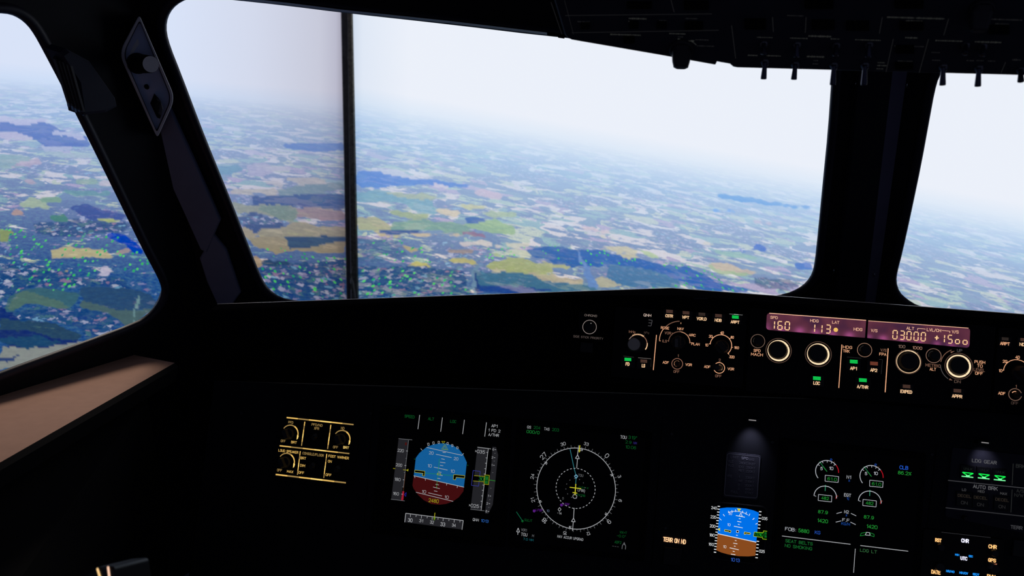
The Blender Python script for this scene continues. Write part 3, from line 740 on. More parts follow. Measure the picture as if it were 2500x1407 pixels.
# side console below it
g = G(PF); cz = .83
c0, c1 = i0+Vector((.02, -.02, 0)), i1+Vector((.02, 0, 0))
P_ = [Vector((c0.x-.06, c0.y, cz)), Vector((c0.x+.03, c0.y-.1, cz-.12)), Vector((c1.x+.16, c1.y, cz-.12)), Vector((c1.x-.06, c1.y, cz))]
lo = [Vector((p.x, p.y, 0.002)) for p in P_]
g.add(P_+lo, [(0, 1, 2, 3), (0, 4, 5, 1), (1, 5, 6, 2), (2, 6, 7, 3), (3, 7, 4, 0), (4, 7, 6, 5)], SOFT)
con = g.make('side_console', None); tag(con, 'black side console below the tan window ledge', 'console')

# ------------------------------------------------------------------ glareshield
ZR = 1.035
def z_at(px, py, z): d = ray(px, py); return EYE+d*((z-1.3)/d.z)
R0, R1, R2 = z_at(570, 742, ZR), z_at(1640, 704, ZR), z_at(2500, 768, ZR)
Rm = R0.lerp(R1, .5)
R00 = R0+(R0-R1).normalized()*.02; R3 = R2+(R2-R1).normalized()*.35
N1, N2, N3 = PF.P(1640, 722), PF.P(2500, 786), PF.P(3000, 823)
N0 = PF.P(1390, 722); NL = EYE+ray(560, 756)*0.93
NLL = NL+(NL-N0).normalized()*.02
far = [R00, R0, R0.lerp(R1, .55), R1, R2, R3]; near = [NLL, NL, N0, N1, N2, N3]
DB = [EYE+ray(540, 870)*0.95, EYE+ray(600, 873)*0.95, PF.P(1385, 925), PF.P(1640, 945), PF.P(2500, 1012), PF.P(3000, 1050)]
DB[0] = DB[1]+(NLL-NL)
bk = [p+Vector((0, .05, .0)) for p in DB]
rings = [[p+Vector((0, .004, -.03)) for p in far]]
rings.append([p+Vector((0, .001, -.004)) for p in far])
rings.append([p+Vector((0, 0, .0004)) for p in far]); rings.append([p+(q-p).normalized()*.007+Vector((0, 0, .0002)) for p, q in zip(far, near)])
rings.append([q+(p-q).normalized()*.008+Vector((0, 0, .0005)) for p, q in zip(far, near)])
rings.append([q+(p-q).normalized()*.002+Vector((0, -.001, -.0012)) for p, q in zip(far, near)])
rings.append([q+(d-q).normalized()*.010+Vector((0, 0.0, 0)) for q, d in zip(near, DB)])
rings.append(DB); rings.append([p+Vector((0, .02, -.008)) for p in DB]); rings.append(bk)
g = G(PF); n = 6; vs = sum(rings, []); fs = []
for r in range(len(rings)-1):
    for i in range(n-1): fs.append((r*n+i, r*n+i+1, (r+1)*n+i+1, (r+1)*n+i))
r = len(rings)-1
for i in range(n-1): fs.append((r*n+i, r*n+i+1, i+1, i))
for e in (0, n-1): fs.append(tuple(k*n+e for k in range(len(rings))))
g.add(vs, fs, D((20, 19, 22), 0.95, 'matte_black_coaming', 0, .2, 60))
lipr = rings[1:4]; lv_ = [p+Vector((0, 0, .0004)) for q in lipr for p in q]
g.add(lv_, [(r*n+i, r*n+i+1, (r+1)*n+i+1, (r+1)*n+i) for r in range(2) for i in range(n-1)], D((225, 210, 205), .4, 'lip_highlight', .4, .2, 60))  # screen light catching the lip, put into its pale colour
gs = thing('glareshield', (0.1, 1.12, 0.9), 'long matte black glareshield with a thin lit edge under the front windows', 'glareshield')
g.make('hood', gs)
g = G(PF, base=.001)     # small slot and screws on the hood
for x, y in ((1355, 812), (1362, 925)): pass
g2 = G(PF, base=.0012)
g2.rect(1695, 727, 1728, 731, D((40, 40, 46), .5, 'vent_slot')); g2.make('vent_slot', gs)

# ------------------------------------------------------------------ centre post between the front windows
g = G(W1)
def ln(pl, x0, y0, x1, y1, o): return [pl.P(x0, y0, o), pl.P(x1, y1, o)]
WC = wplane(((W1.P(2100, 450)+W3.P(2160, 450))/2), 0, 25)
A = ln(WC, 2092, 110, 2036, 760, .004); A2 = ln(WC, 2104, 110, 2048, 760, .016)
B = ln(WC, 2187, 110, 2110, 760, .016); C_ = ln(WC, 2224, 110, 2134, 760, .004)
L = [A, A2, B, C_]; bkk = [[p-WC.N*.05 for p in q] for q in (A, C_)]
vs = [p for q in L+bkk for p in q]
g.add(vs, [(0, 1, 3, 2), (0, 8, 9, 1), (6, 7, 11, 10), (8, 10, 11, 9), (0, 2, 4, 6, 10, 8), (1, 9, 11, 7, 5, 3)], D((46, 47, 62), .6, 'post_cover_paint', .3))
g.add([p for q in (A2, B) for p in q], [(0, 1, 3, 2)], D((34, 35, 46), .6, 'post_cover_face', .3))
g.add([p for q in (B, C_) for p in q], [(0, 1, 3, 2)], D((100, 98, 122), .6, 'post_cover_lit_bevel', .3))  # paler than the cover: light on the bevel is painted into its colour
for (x0, y0, x1, y1) in ((2090, 200, 2088, 211), (2215, 203, 2213, 214), (2036, 658, 2035, 668), (2135, 668, 2134, 676)):
    g.tube([WC.P(x0, y0, .012), WC.P(x1, y1, .012)], .0009, CHROME, 8)
post = g.make('trim_1', None, kind='structure')

# ------------------------------------------------------------------ left post: lining strip and light plate
STR = D((142, 150, 180), .75, 'blue_grey_lining', .2, .1)
g = G(W1); 
g.prism([(330, 290), (412, 262), (473, 394), (537, 540), (504, 618), (491, 612), (444, 510), (391, 394)], .004, .012, STR, .002)
o = g.make('trim_2', None, kind='structure')
g = G(W1); g.prism([(487, 632), (520, 573), (552, 612), (587, 716), (566, 745), (532, 748), (505, 690)], .004, .010, STR, .002)
g.make('trim_3', None, kind='structure')
g = G(W1); g.prism([(205, -40), (330, -40), (316, 0), (300, 40), (258, 122), (232, 70), (210, 17)], .004, .010, D((150, 146, 180), .7, 'upper_lining', .2), .002)
g.make('trim_4', None, kind='structure')
# control plate: local plane turned a little towards the cabin centre
cp = W1.P(362, 190, .045)
a = math.radians(32); PC = Plane(cp, W1.U*math.cos(a)-W1.N*math.sin(a), W1.V)
pl = thing('light_control_plate', cp, 'slanted grey-blue control plate with a large black knob on the left window post', 'control plate')
Q = [(340, 36), (428, 240), (384, 338), (290, 130)]
oq = rounded(Q, [10, 26, 12, 28], 6)
iq = rounded([(341, 48), (420, 241), (383, 324), (299, 132)], [10, 22, 8, 24], 6)
g = G(PC); n = len(oq)
RM = D((215, 215, 225), .5, 'plate_rim', .4, .1)
r0 = [PC.P(*p, -.030) for p in oq]; r1 = [PC.P(*p, -.001) for p in oq]; r2 = [PC.P(*p, 0) for p in rounded([(340.3, 39), (426.5, 240), (384, 335), (292, 130)], [10, 25, 12, 27], 6)]
r3 = [PC.P(*p, 0) for p in iq]; r4 = [PC.P(*p, -.007) for p in rounded([(341, 52), (417, 241), (382, 319), (302, 132)], [10, 22, 8, 24], 6)]
vs = r0+r1; g.add(vs, [(i, (i+1) % n, n+(i+1) % n, n+i) for i in range(n)], SOFT)
vs = r1+r2+r3; g.add(vs, [(r*n+i, r*n+(i+1) % n, (r+1)*n+(i+1) % n, (r+1)*n+i) for r in range(2) for i in range(n)], RM)
vs = r3+r4; g.add(vs, [(i, (i+1) % n, n+(i+1) % n, n+i) for i in range(n)], D((60, 60, 76), .7, 'plate_wall'))
g.make('rim', pl)
g = G(PC); g.add(r4, [tuple(range(n))], D((196, 210, 246), .7, 'plate_face', .2, .06))
g.add([p-PC.N*.02 for p in r4], [tuple(range(n))], SOFT)
face = g.make('face_plate', pl)
g = G(PC, base=-.0068)
WH = D((225, 228, 235), .7, 'white_marking', .1, 0)
g.poly([(315, 146), (318, 128), (325, 112), (337, 93), (340, 108), (330, 122), (322, 136), (317, 152)], WH)
g.text('OFF', 393, 287, 9, WH, 17, rot=60); g.text('BRT', 374, 236, 4, WH, 9, rot=60)
g.make('marking', face, label='pale dimmer wedge and lettering')
g = G(PC); tip = (PC.P(368, 157, .040)-PC.P(337, 155, -.007)); ax = tip.normalized(); L_ = tip.length
g.lathe(337, 155, [(25, -.004), (25, .001), (23, .004), (22, L_*.5), (20.5, L_*.85), (20, L_-.002), (18.8, L_)], BLACK, 36, D((245, 245, 250), .6, 'grey_knob_cap', .3, .1), ax)
g.make('knob', pl, label='large black knob with pale grey cap')
g = G(PC); g.lathe(360, 215, [(5.5, -.008), (5.5, -.003), (4.5, -.001), (3, 0.0)], BLACK, 16); g.make('button', pl)
g = G(PC); g.prism([(379, 232), (390, 244), (398, 270), (391, 291), (384, 288), (369, 256)], -.007, -.001, BLACK, .001)
g.prism([(384, 243), (393, 248), (386, 278), (377, 262)], -.001, .007, D((34, 34, 40), .5, 'rocker'), .001)
g.prism([(386, 278), (393, 248), (399, 266), (393, 283)], -.001, .003, D((90, 90, 100), .5, 'rocker_face'), .001)
g.make('rocker_switch', pl)

# air vent on the post, poking over the side window
vp = Plane(W2.P(200, 200, .02), W2.U, W2.V)
vt = thing('air_vent', vp.O, 'dark louvred air outlet on the post at the side window edge', 'air vent')
g = G(vp)
g.prism([(165, 120), (222, 150), (285, 240), (290, 262), (262, 276), (206, 283), (190, 200), (150, 130)], -.012, .018, D((44, 46, 64), .7, 'vent_body', .3), .004)
g.make('body', vt)
LV_ = D((62, 60, 64), .45, 'vent_rib', .4, .1)
for k, (x0, y0, x1, y1) in enumerate(((134, 142, 170, 262), (143, 145, 180, 270), (152, 148, 188, 276), (162, 153, 197, 280), (172, 158, 205, 283))):
    g = G(vp)
    pts = [vp.P(x0+3, y0-4, .004), vp.P(x0, y0+3, .010+.002*k), vp.P((x0*.5+x1*.5), (y0+y1)/2, .012+.002*k), vp.P(x1-2, y1-10, .012+.002*k), vp.P(x1, y1, .004)]
    a = [p-vp.N*.004 for p in pts]; sh = (vp.P(x0+7, y0, 0)-vp.P(x0, y0, 0)); vs = pts+a+[p+sh*.75 for p in pts]+[p+sh*.75 for p in a]; n = 5; fs = []
    for i in range(n-1): fs += [(i, i+1, n+i+1, n+i), (2*n+i, 2*n+i+1, 3*n+i+1, 3*n+i), (i, i+1, 2*n+i+1, 2*n+i), (n+i, n+i+1, 3*n+i+1, 3*n+i)]
    fs += [(0, n, 3*n, 2*n), (n-1, 2*n-1, 4*n-1, 3*n-1)]
    g.add(vs, fs, LV_); g.make('louvre', vt)
# ------------------------------------------------------------------ lettering colours
AM = E((255, 186, 142), .95); AMB = E((255, 208, 160), 1.1); AMD = E((150, 108, 88), .8); GR0 = E((96, 92, 92), .8)
GRN = E((20, 225, 90), 1.0); OFFB = E((98, 70, 60), .7); OFFR = E((150, 80, 60), .7)
WHR = E((255, 222, 180), 1.15)
Z1 = (1400, 700, 5.411); Z2 = (1820, 740, 6.395); Z3 = (2150, 760, 5.863); Z4 = (640, 1000, 7.035); Z5 = (930, 1000, 4.397)
Z6 = (1240, 1010, 4.138); Z7 = (1590, 1000, 3.458); Z8 = (1890, 1100, 4.584); Z9 = (2230, 1050, 3.941)
UB = .0030                                      # how far a unit stands out of its panel
BTN = D((30, 30, 33), .5, 'button_plastic', .4, .1)

def unit(name, pl, pts, label, cat, h=UB, face=BLACK, px=None, group=None, bezel='housing'):
    c = sum((pl.P(*p) for p in pts), Vector())/len(pts)
    t = thing(name, c, label, cat, group)
    g = G(pl); g.prism(rounded(pts, 6, 3), .0002, h, face, .0008); g.make(bezel, t)
    return t
def G_(pl, z, base=UB): return G(pl, z, base)
def push(par, pl, z, cx, cy, w, h, bars, txt, tw, th, tcol, dy, name='push_button', bw=92, bh=46, base=UB, bdy=0):
    """square lit button: body, three bars of light and its legend"""
    g = G(pl, z, base); c = []
    k = 1
    g.prism([(cx-w/2+5, cy-h/2), (cx+w/2+4, cy-h/2+w*.08), (cx+w/2-6, cy+h/2+w*.04), (cx-w/2-5, cy+h/2-w*.04)], base-.001, base+.0022, BTN, .0006)
    o = g.make(name, par)
    g = G(pl, z, base+.0023)
    for i in (-1, 0, 1):
        y = cy+dy*0+i*bh*.36+bdy; sl = bw*.035
        g.line(cx-bw/2, y-sl, cx+bw/2, y+sl, bh*.24, bars)
    g.make('indicator_bars', o)
    if txt:
        g = G(pl, z, base+.0023); g.text(txt, cx-4, cy+dy, th, tcol, tw, bold=.022); g.make('legend', o)
    return o
def knob(par, pl, z, cx, cy, r, hh, mat=KNOB, cap=None, name='knob', base=UB, taper=.93, axis=None):
    g = G(pl, z)
    g.lathe(cx, cy, [(r*1.06, base-.001), (r*1.06, base+.001), (r, base+.002), (r*taper, base+hh-.0015), (r*taper-.06*r, base+hh)], mat, 32, cap, axis)
    return g.make(name, par)

# ---- chronometer button on the glareshield (captain's end)
t = thing('chrono_button', PF.P(1440, 797), 'round black stopwatch button in a thin white ring, marked CHRONO', 'button')
g = G(PF, Z1); g.prism([(70, 330), (340, 345), (330, 620), (60, 600)], -.01, UB, BLACK, .0008); g.make('base', t)
g = G_(PF, Z1); g.arc(213, 534, 90, 0, 360, 6, E((175, 160, 155), .8)); g.make('ring', t)
g = G(PF, Z1); g.lathe(213, 534, [(70, UB), (68, UB+.004), (60, UB+.006), (50, UB+.0062)], KNOB, 28); g.make('button', t)
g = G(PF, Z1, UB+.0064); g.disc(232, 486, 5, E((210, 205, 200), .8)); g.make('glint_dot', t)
g = G_(PF, Z1); g.text('CHRONO', 228, 383, 28, E((150, 135, 128), .8), 165); g.make('legend', t)
t = thing('side_stick_priority_light', PF.P(1436, 840), 'dark unlit indicator under the lettering SIDE STICK PRIORITY', 'indicator')
g = G(PF, Z1); g.prism([(90, 730), (260, 742), (250, 880), (80, 868)], -.01, .004, BTN, .001); g.make('lens', t)
g = G(PF, Z1, .001); g.text('SIDE STICK PRIORITY', 195, 673, 28, E((105, 92, 88), .8), 395); g.make('legend', t)

# ---- display control panel (captain)
def efis(pts, z, label, dx=0):
    return unit('display_control_panel', PF, pts, label, 'control panel', group='display control panels')
t = efis([(1502, 748), (1824, 772), (1812, 948), (1490, 920)], Z1, 'display control panel with a grey knob, left of the purple readouts')
g = G_(PF, Z1)
g.text('QNH', 977, 379, 34, E((225, 200, 185), .9), 100, bold=.012); g.make('legend', t)
g = G_(PF, Z1); g.line(1097, 640, 1055, 1103, 9, AM); g.make('divider_line', t)
g = G_(PF, Z1)
g.text('InHg', 773, 597, 34, AMD, 86); g.text('hPa', 965, 610, 32, E((78, 62, 56), .8), 66)
g.line(782, 628, 790, 645, 4, AMD); g.line(940, 635, 928, 650, 4, E((78, 62, 56), .8))
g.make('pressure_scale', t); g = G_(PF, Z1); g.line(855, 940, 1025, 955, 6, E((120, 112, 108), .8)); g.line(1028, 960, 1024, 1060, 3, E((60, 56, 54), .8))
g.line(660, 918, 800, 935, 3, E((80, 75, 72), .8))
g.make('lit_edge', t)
g = G_(PF, Z1)
c3 = E((86, 84, 88), .8)
for a in ((992, 440, 1040, 446), (992, 478, 1032, 482), (985, 517, 1024, 521), (1040, 446, 1034, 480), (1033, 484, 1026, 518)): g.line(*a, 7, c3)
g.make('pressure_readout', t)
g = G_(PF, Z1); 
g.arc(848, 757, 123, -25, 215, 10, AMD); g.arc(850, 755, 122, 55, 130, 16, AMB); g.arc(850, 757, 123, -32, 10, 13, AMB, n=8); g.arc(848, 757, 123, 130, 205, 6, E((200, 190, 180), .8))
kn = knob(t, PF, Z1, 848, 760, 112, .004, KNOB, name='pressure_knob_base')
k2 = knob(t, PF, Z1, 806, 768, 90, .010, KNOBG, D((235, 225, 212), .6, 'grey_knob_top', .3, .1), 'pressure_knob')
g.make('ring_light', kn)
for cx, cy, tx, w_, c_ in ((1269, 328, 'CSTR', 98, OFFB), (1487, 347, 'WPT', 90, OFFB), (1697, 366, 'VOR.D', 128, E((70, 56, 50), .7)), (1916, 385, 'NDB', 88, OFFB), (2139, 403, 'ARPT', 112, GRN)):
    push(t, PF, Z1, cx, cy+34, 170, 130, c_, tx, w_, 38, AMB, 26 if tx not in ('ARPT',) else 32, bdy=-34, bh=40, bw=88)
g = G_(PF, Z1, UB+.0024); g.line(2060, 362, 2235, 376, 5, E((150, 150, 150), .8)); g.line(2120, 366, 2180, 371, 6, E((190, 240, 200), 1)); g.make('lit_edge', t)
for cx, cy, tx, w_, c_ in ((719, 963, 'FD', 50, GRN), (929, 985, 'LS', 44, OFFB)):
    push(t, PF, Z1, cx, cy+35, 190, 150, c_, tx, w_, 42, AMB, 26, bdy=-35, bh=40, bw=88)
g = G_(PF, Z1)
g.arc(1397, 735, 138, -2, 182, 7, AMD); g.arc(1397, 735, 138, 0, 85, 8, AM)
for a in (90, 132, 178, 45, 3): g.tick(1400, 735, 138, 156, a, 6, AMD)
g.arc(1405, 720, 262, 95, 140, 8, AMD, w1=9); g.line(1420, 474, 1420, 494, 6, AM)
g.arc(1405, 720, 265, 148, 182, 7, AM); g.line(1132, 716, 1152, 718, 6, AM)
for tx, x, y, w_, m_ in (('ROSE', 1210, 547, 108, AM), ('NAV', 1415, 558, 82, AM), ('VOR', 1247, 614, 84, AMD), ('ARC', 1570, 642, 86, AM), ('ILS', 1204, 721, 60, AMD), ('PLAN', 1612, 760, 106, AM)):
    g.text(tx, x, y, 34, m_, w_, bold=.008)
g.make('mode_scale', t); g = G_(PF, Z1)
g.arc(1948, 775, 138, -45, 180, 8, AM)
for a in (178, 140, 90, 42, -6): g.tick(1948, 775, 138, 156, a, 6, AM)
g.tick(1948, 775, 132, 158, -45, 9, AM)
for tx, x, y, w_ in (('10', 1758, 773, 42), ('20', 1814, 658, 46), ('40', 1963, 610, 44), ('80', 2098, 671, 42), ('160', 2153, 808, 64), ('320', 2093, 930, 66)):
    g.text(tx, x, y, 34, AM, w_, bold=.01)
g.make('range_scale', t)
for q in ((('ADF', 1220, 1003, 80, AM), ('VOR', 1522, 1033, 84, AM), ('1', 1381, 915, 14, AMD), ('OFF', 1361, 1125, 76, AMD)),
                         (('ADF', 1768, 1060, 82, AM), ('VOR', 2079, 1089, 84, AM), ('2', 1932, 972, 20, AMD), ('OFF', 1914, 1183, 80, AMD))):
    g = G_(PF, Z1)
    for tx, x, y, w_, m_ in q: g.text(tx, x, y, 34, m_, w_, bold=.008)
    g.make('pointer_legend', t)
def selector(par, pl, z, cx, cy, r, ang, base=UB, L=1.0, hh=.022):
    k = knob(par, pl, z, cx, cy, r, .006, KNOB, name='selector_knob', base=base)
    g = G(pl, z); c = pl.P(*g.x(cx, cy)); kk = g.k(cx, cy)*r; t = math.radians(ang)
    A_ = pl.U*math.cos(t)+pl.V*math.sin(t); B_ = pl.V*math.cos(t)-pl.U*math.sin(t)
    b0, b1 = base+.006, base+hh
    vs = [c+A_*(x*kk)+B_*(y*kk)+pl.N*h for h, s_ in ((b0, 1), (b1-.002, .9), (b1, .82)) for x, y in ((-.9*s_, -.42*s_), (.78*s_, -.42*s_), (1.0*s_, 0), (.78*s_, .42*s_), (-.9*s_, .42*s_))]
    fs = [(0, 1, 2, 3, 4), (10, 11, 12, 13, 14)]+[(j*5+i, j*5+(i+1) % 5, (j+1)*5+(i+1) % 5, (j+1)*5+i) for j in range(2) for i in range(5)]
    g.add(vs, fs, D((56, 54, 58), .6, 'pointer_plastic', .4, .1)); g.make('pointer', k); return k
selector(t, PF, Z1, 1385, 745, 92, 98)
g = G(PF, Z1, UB+.0222); g.rect(1340, 690, 1380, 800, D((120, 116, 114), .6, 'worn_pointer_face', .3, .5, 400)); g.make('index_mark', t)
selector(t, PF, Z1, 1955, 800, 92, 135)
def lever_dial(par, pl, z, cx, cy, r, mk, arcs, base=UB, tilt=0):
    g = G(pl, z, base); g.arc(cx, cy, r, 0, 360, 8, mk)
    g.make('ring_light', par)
    g = G(pl, z); g.lathe(cx, cy, [(r*.62, base), (r*.6, base+.004), (r*.42, base+.007), (r*.3, base+.016), (r*.26, base+.0165)], KNOB, 20); k = g.make('toggle_lever', par)
    g = G(pl, z, base+.0045)
    for a0, a1, w_, m_ in arcs: g.arc(cx, cy, r*.53, a0, a1, w_, m_)
    g.make('lit_rim', k)
lever_dial(t, PF, Z1, 1371, 1021, 70, E((160, 112, 92), .8), [(55, 210, 9, AM), (210, 260, 5, AMD)])
lever_dial(t, PF, Z1, 1925, 1075, 70, AM, [(-40, 95, 11, AMB)])
g = G(PF, Z1); cc = PF.P(*g.x(1925, 1075), UB+.012); g.tube([cc, PF.P(*g.x(1872, 1062), UB+.026)], [.0035, .0045], D((70, 66, 66), .4, 'lever_tip', .5, .2), 12); g.make('lever_tip', t)

# ---- autopilot panel
t = unit('autopilot_panel', PF, [(1832, 752), (2432, 797), (2416, 1000), (1820, 955)], 'autopilot control panel with purple lit readouts 160, 113 and 03000', 'control panel')
LCD = None
def lcd_mat():
    m = bpy.data.materials.new('purple_lcd_backlight'); m.use_nodes = True; nt = m.node_tree; nt.nodes.clear(); S.nt = nt
    tc = nt.nodes.new('ShaderNodeTexCoord'); sp = nt.nodes.new('ShaderNodeSeparateXYZ'); nt.links.new(tc.outputs['Object'], sp.inputs[0])
    v, _ = noise(vec(S(sp.outputs[0]), S(sp.outputs[2])), 38.0, 1)
    c = ramp(v, [(.3, (60, 34, 60)), (.5, (84, 42, 60)), (.7, (98, 50, 66))])
    # row of small backlight lamps along the lower edge
    at = nt.nodes.new('ShaderNodeAttribute'); at.attribute_name = 'lamp'
    c = mix(S(at.outputs['Fac']), c, (160, 76, 128))
    out = nt.nodes.new('ShaderNodeOutputMaterial'); e = nt.nodes.new('ShaderNodeEmission')
    nt.links.new(c.s, e.inputs[0]); nt.links.new(e.outputs[0], out.inputs[0]); return m
LCDM = lcd_mat()
def lcd(par, pts, lamps, rad):
    pp = [(Z2[0]+a/Z2[2], Z2[1]+b/Z2[2]) for a, b in pts]
    r = rounded(pp, rad, 6)
    g = G(PF, base=UB+.0002); g.poly(r, GLASSB); g.make('window', par)
    # fine grid clipped to the window so that the lamps can glow softly
    nx, ny = 120, 26; tl, tr, br, bl = [Vector((*p, 0)) for p in pp]
    P = np.zeros((ny+1, nx+1, 2))
    for j in range(ny+1):
        for i in range(nx+1):
            u, v = i/nx, j/ny; q = (tl*(1-u)+tr*u)*(1-v)+(bl*(1-u)+br*u)*v; P[j, i] = (q.x, q.y)
    ok = inside(P[..., 0], P[..., 1], [tuple(x) for x in r]) ; 
    vs = []; fac = []
    c = sum((Vector((*p, 0)) for p in r), Vector())/len(r)
    for j in range(ny+1):
        for i in range(nx+1):
            x, y = P[j, i]
            if not ok[j, i]:                      # pull corner points onto the rounded rim
                lo, hi = 0.0, 1.0; d = Vector((x, y, 0))-c
                for _ in range(12):
                    m_ = (lo+hi)/2; q = c+d*m_
                    if inside(np.array([q.x]), np.array([q.y]), r)[0]: lo = m_
                    else: hi = m_
                q = c+d*lo; x, y = q.x, q.y
            vs.append(tuple(PF.P(x, y, UB+.0004)))
            f = 0
            for lx, ly, s_, k_ in lamps:
                X = Z2[0]+lx/Z2[2]; Y = Z2[1]+ly/Z2[2]; f += k_*math.exp(-(((x-X)/s_)**2+((y-Y)/(s_*.8))**2))
            fac.append(min(f, 1))
    fs = [(j*(nx+1)+i, j*(nx+1)+i+1, (j+1)*(nx+1)+i+1, (j+1)*(nx+1)+i) for j in range(ny) for i in range(nx)]
    me = bpy.data.meshes.new('readout'); me.from_pydata(vs, [], fs); me.materials.append(LCDM)
    at = me.color_attributes.new('lamp', 'FLOAT_COLOR', 'POINT'); at.data.foreach_set('color', [q for f in fac for q in (f, f, f, 1)])
    return link('readout', me, par)
PK = .9
lcd(t, [(335, 155), (1884, 268), (1866, 544), (320, 418)], [(340, 395, 8, .5), (565, 425, 9, .7), (845, 440, 11, PK), (1100, 470, 10, .8), (1360, 490, 10, .8), (1620, 510, 11, PK), (345, 330, 6, .2)], [9, 1, 1, 9])
lcd(t, [(1918, 275), (3510, 395), (3495, 705), (1900, 548)], [(2150, 560, 10, PK), (1930, 530, 8, .5), (2440, 590, 9, .6), (2720, 615, 9, .6), (2990, 640, 9, .6), (3210, 660, 11, .5), (3480, 640, 8, .3)], [1, 9, 9, 1])
B = UB+.0006
g = G(PF, Z2, B); LT = E((255, 196, 160), 1.0)
g.line(372, 160, 1884, 272, 10, LT); g.line(1918, 279, 3480, 393, 8, LT)
for tx, x, y, h_, w_ in (('SPD', 447, 228, 42, 112), ('HDG', 1077, 279, 44, 124), ('LAT', 1409, 303, 44, 106), ('HDG', 1757, 413, 46, 128), ('V/S', 2010, 432, 46, 96)):
    g.text(tx, x, y, h_, LT, w_, bold=.01)
g.disc(1410, 420, 33, E((240, 190, 100), 1.0))
g.make('readout_legends', t)
SEG = {'0': 'abcdef', '1': 'bc', '3': 'abcdg', '5': 'acdfg', '6': 'acdefg', 'o': 'cdeg'}
DG = E((255, 205, 150), 1.05)
def digit(g, ch, x, y, w_, h_, m, th, sx=-0.055, sy=.075):
    """seven-segment figure, x, y = its centre"""
    def q(a, b): return (x+a*w_/2 - sx*0 + (-b*h_/2)*(-sx), y+b*h_/2+a*w_/2*sy)
    s6 = dict(a=((-.8, -1), (.8, -1)), b=((1, -.88), (1, -.12)), c=((1, .12), (1, .88)), d=((-.8, 1), (.8, 1)), e=((-1, .12), (-1, .88)), f=((-1, -.88), (-1, -.12)), g=((-.8, 0), (.8, 0)))
    for c in SEG[ch]:
        (a, b), (c_, d) = s6[c]; g.line(*q(a, b), *q(c_, d), th, m)
g = G(PF, Z2, B)
for ch, x, y in (('1', 420, 342), ('6', 540, 352), ('0', 653, 358)): digit(g, ch, x, y, 66, 126, DG, 15)
g.make('speed_readout', t); g = G(PF, Z2, B)
for ch, x, y in (('1', 1048, 392), ('1', 1162, 403), ('3', 1290, 408)):
    digit(g, ch, x, y, 66, 126, DG, 15)
g.make('heading_readout', t); g = G(PF, Z3, B)
for i, (ch, x, y) in enumerate((('0', 206, 337), ('3', 308, 345), ('0', 406, 352), ('0', 508, 360), ('0', 610, 367))): digit(g, ch, x, y, 60, 120, DG, 13)
g.make('altitude_readout', t); g = G(PF, Z3, B)
g.line(775, 380, 832, 385, 16, DG); g.line(806, 352, 801, 412, 16, DG)
for ch, x, y in (('1', 885, 392), ('5', 995, 402), ('o', 1101, 408), ('o', 1210, 418)): digit(g, ch, x, y, 58, 114, DG, 13)
g.make('vertical_speed_readout', t); g = G(PF, Z3, B); g.text('ALT', 425, 247, 42, LT, 104, bold=.01); g.text('LVL/CH', 763, 272, 42, LT, 188, bold=.01); g.text('V/S', 1068, 297, 42, LT, 90, bold=.01)
g.path([(527, 275), (530, 246), (643, 258)], 6, LT); g.path([(873, 275), (993, 288), (987, 314)], 6, LT)
g.make('readout_legends', t)
# knobs with lit collars
def ring(nm, z, cx, cy, ri, wi, ro, wo, mi, mo):
    g = G_(PF, z); g.arc(cx, cy, ro, 0, 360, wo, mo); g.arc(cx, cy, ri, 0, 360, wi, mi, 3, 60)
    return g
RO = E((110, 84, 72), .8)
for z, cx, cy, r, hh, ri, wi, ro, wo, of in ((Z2, 517, 745, 136, .008, 152, 25, 190, 8, 0), (Z2, 1136, 800, 138, .008, 154, 25, 194, 8, 0), (Z3, 1118, 788, 130, .007, 150, 25, 184, 8, 0)):
    k_ = knob(t, PF, z, cx-18, cy-6, r, hh, KNOB)
    g = ring('', z, cx, cy, ri, wi, ro, wo, WHR, RO)
    for a in (-48, 28, 215): g.tick(cx, cy, ri-wi*.5, ri+wi*.5, a, 4, BLACK, 5)
    g.make('ring_light', k_)
k_ = knob(t, PF, Z3, 380, 720, 122, .010, KNOB)
g = G_(PF, Z3); g.arc(398, 725, 158, 0, 360, 11, E((225, 190, 150), .95), n=60); g.arc(398, 725, 158, 50, 110, 13, WHR); g.arc(398, 725, 172, 0, 360, 5, RO, n=60); g.tick(405, 725, 170, 188, 125, 6, RO); g.tick(398, 725, 170, 188, 50, 6, RO); g.make('ring_light', k_)
for z, cx, cy, r, m_ in ((Z2, 193, 597, 104, E((150, 120, 105), .75)), (Z2, 1860, 736, 106, E((190, 145, 120), .75)), (Z3, 758, 638, 100, E((170, 130, 112), .75))):
    g = G(PF, z); g.lathe(cx, cy, [(r*.72, UB), (r*.7, UB+.004), (r*.62, UB+.006), (r*.5, UB+.0063)], KNOB, 28, None)
    k_ = g.make('round_button', t)
    g = G_(PF, z); g.arc(cx, cy, r, 0, 360, 7, m_, n=50); g.make('ring', k_)
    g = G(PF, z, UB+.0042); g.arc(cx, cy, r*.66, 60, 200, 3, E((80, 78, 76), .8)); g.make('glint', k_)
for z, cx, cy, w_, h_, c_, tx, tw, dy in ((Z2, 1115, 1177, 230, 190, GRN, 'LOC', 98, 40), (Z2, 1691, 917, 230, 190, GRN, 'AP1', 100, 70), (Z2, 2007, 946, 230, 190, OFFR, 'AP2', 102, 68), (Z2, 1833, 1206, 250, 190, GRN, 'A/THR', 166, 70),
                                          (Z3, 371, 1078, 200, 160, OFFB, 'EXPED', 156, 40), (Z3, 1098, 1140, 200, 160, OFFB, 'APPR', 136, 44)):
    bw = 120 if z is Z2 else 108
    push(t, PF, z, cx, cy+36, w_, h_, c_, tx, tw, 48 if z is Z2 else 44, AMB, dy, bdy=-36, bh=54 if z is Z2 else 46, bw=bw)
g = G_(PF, Z2)
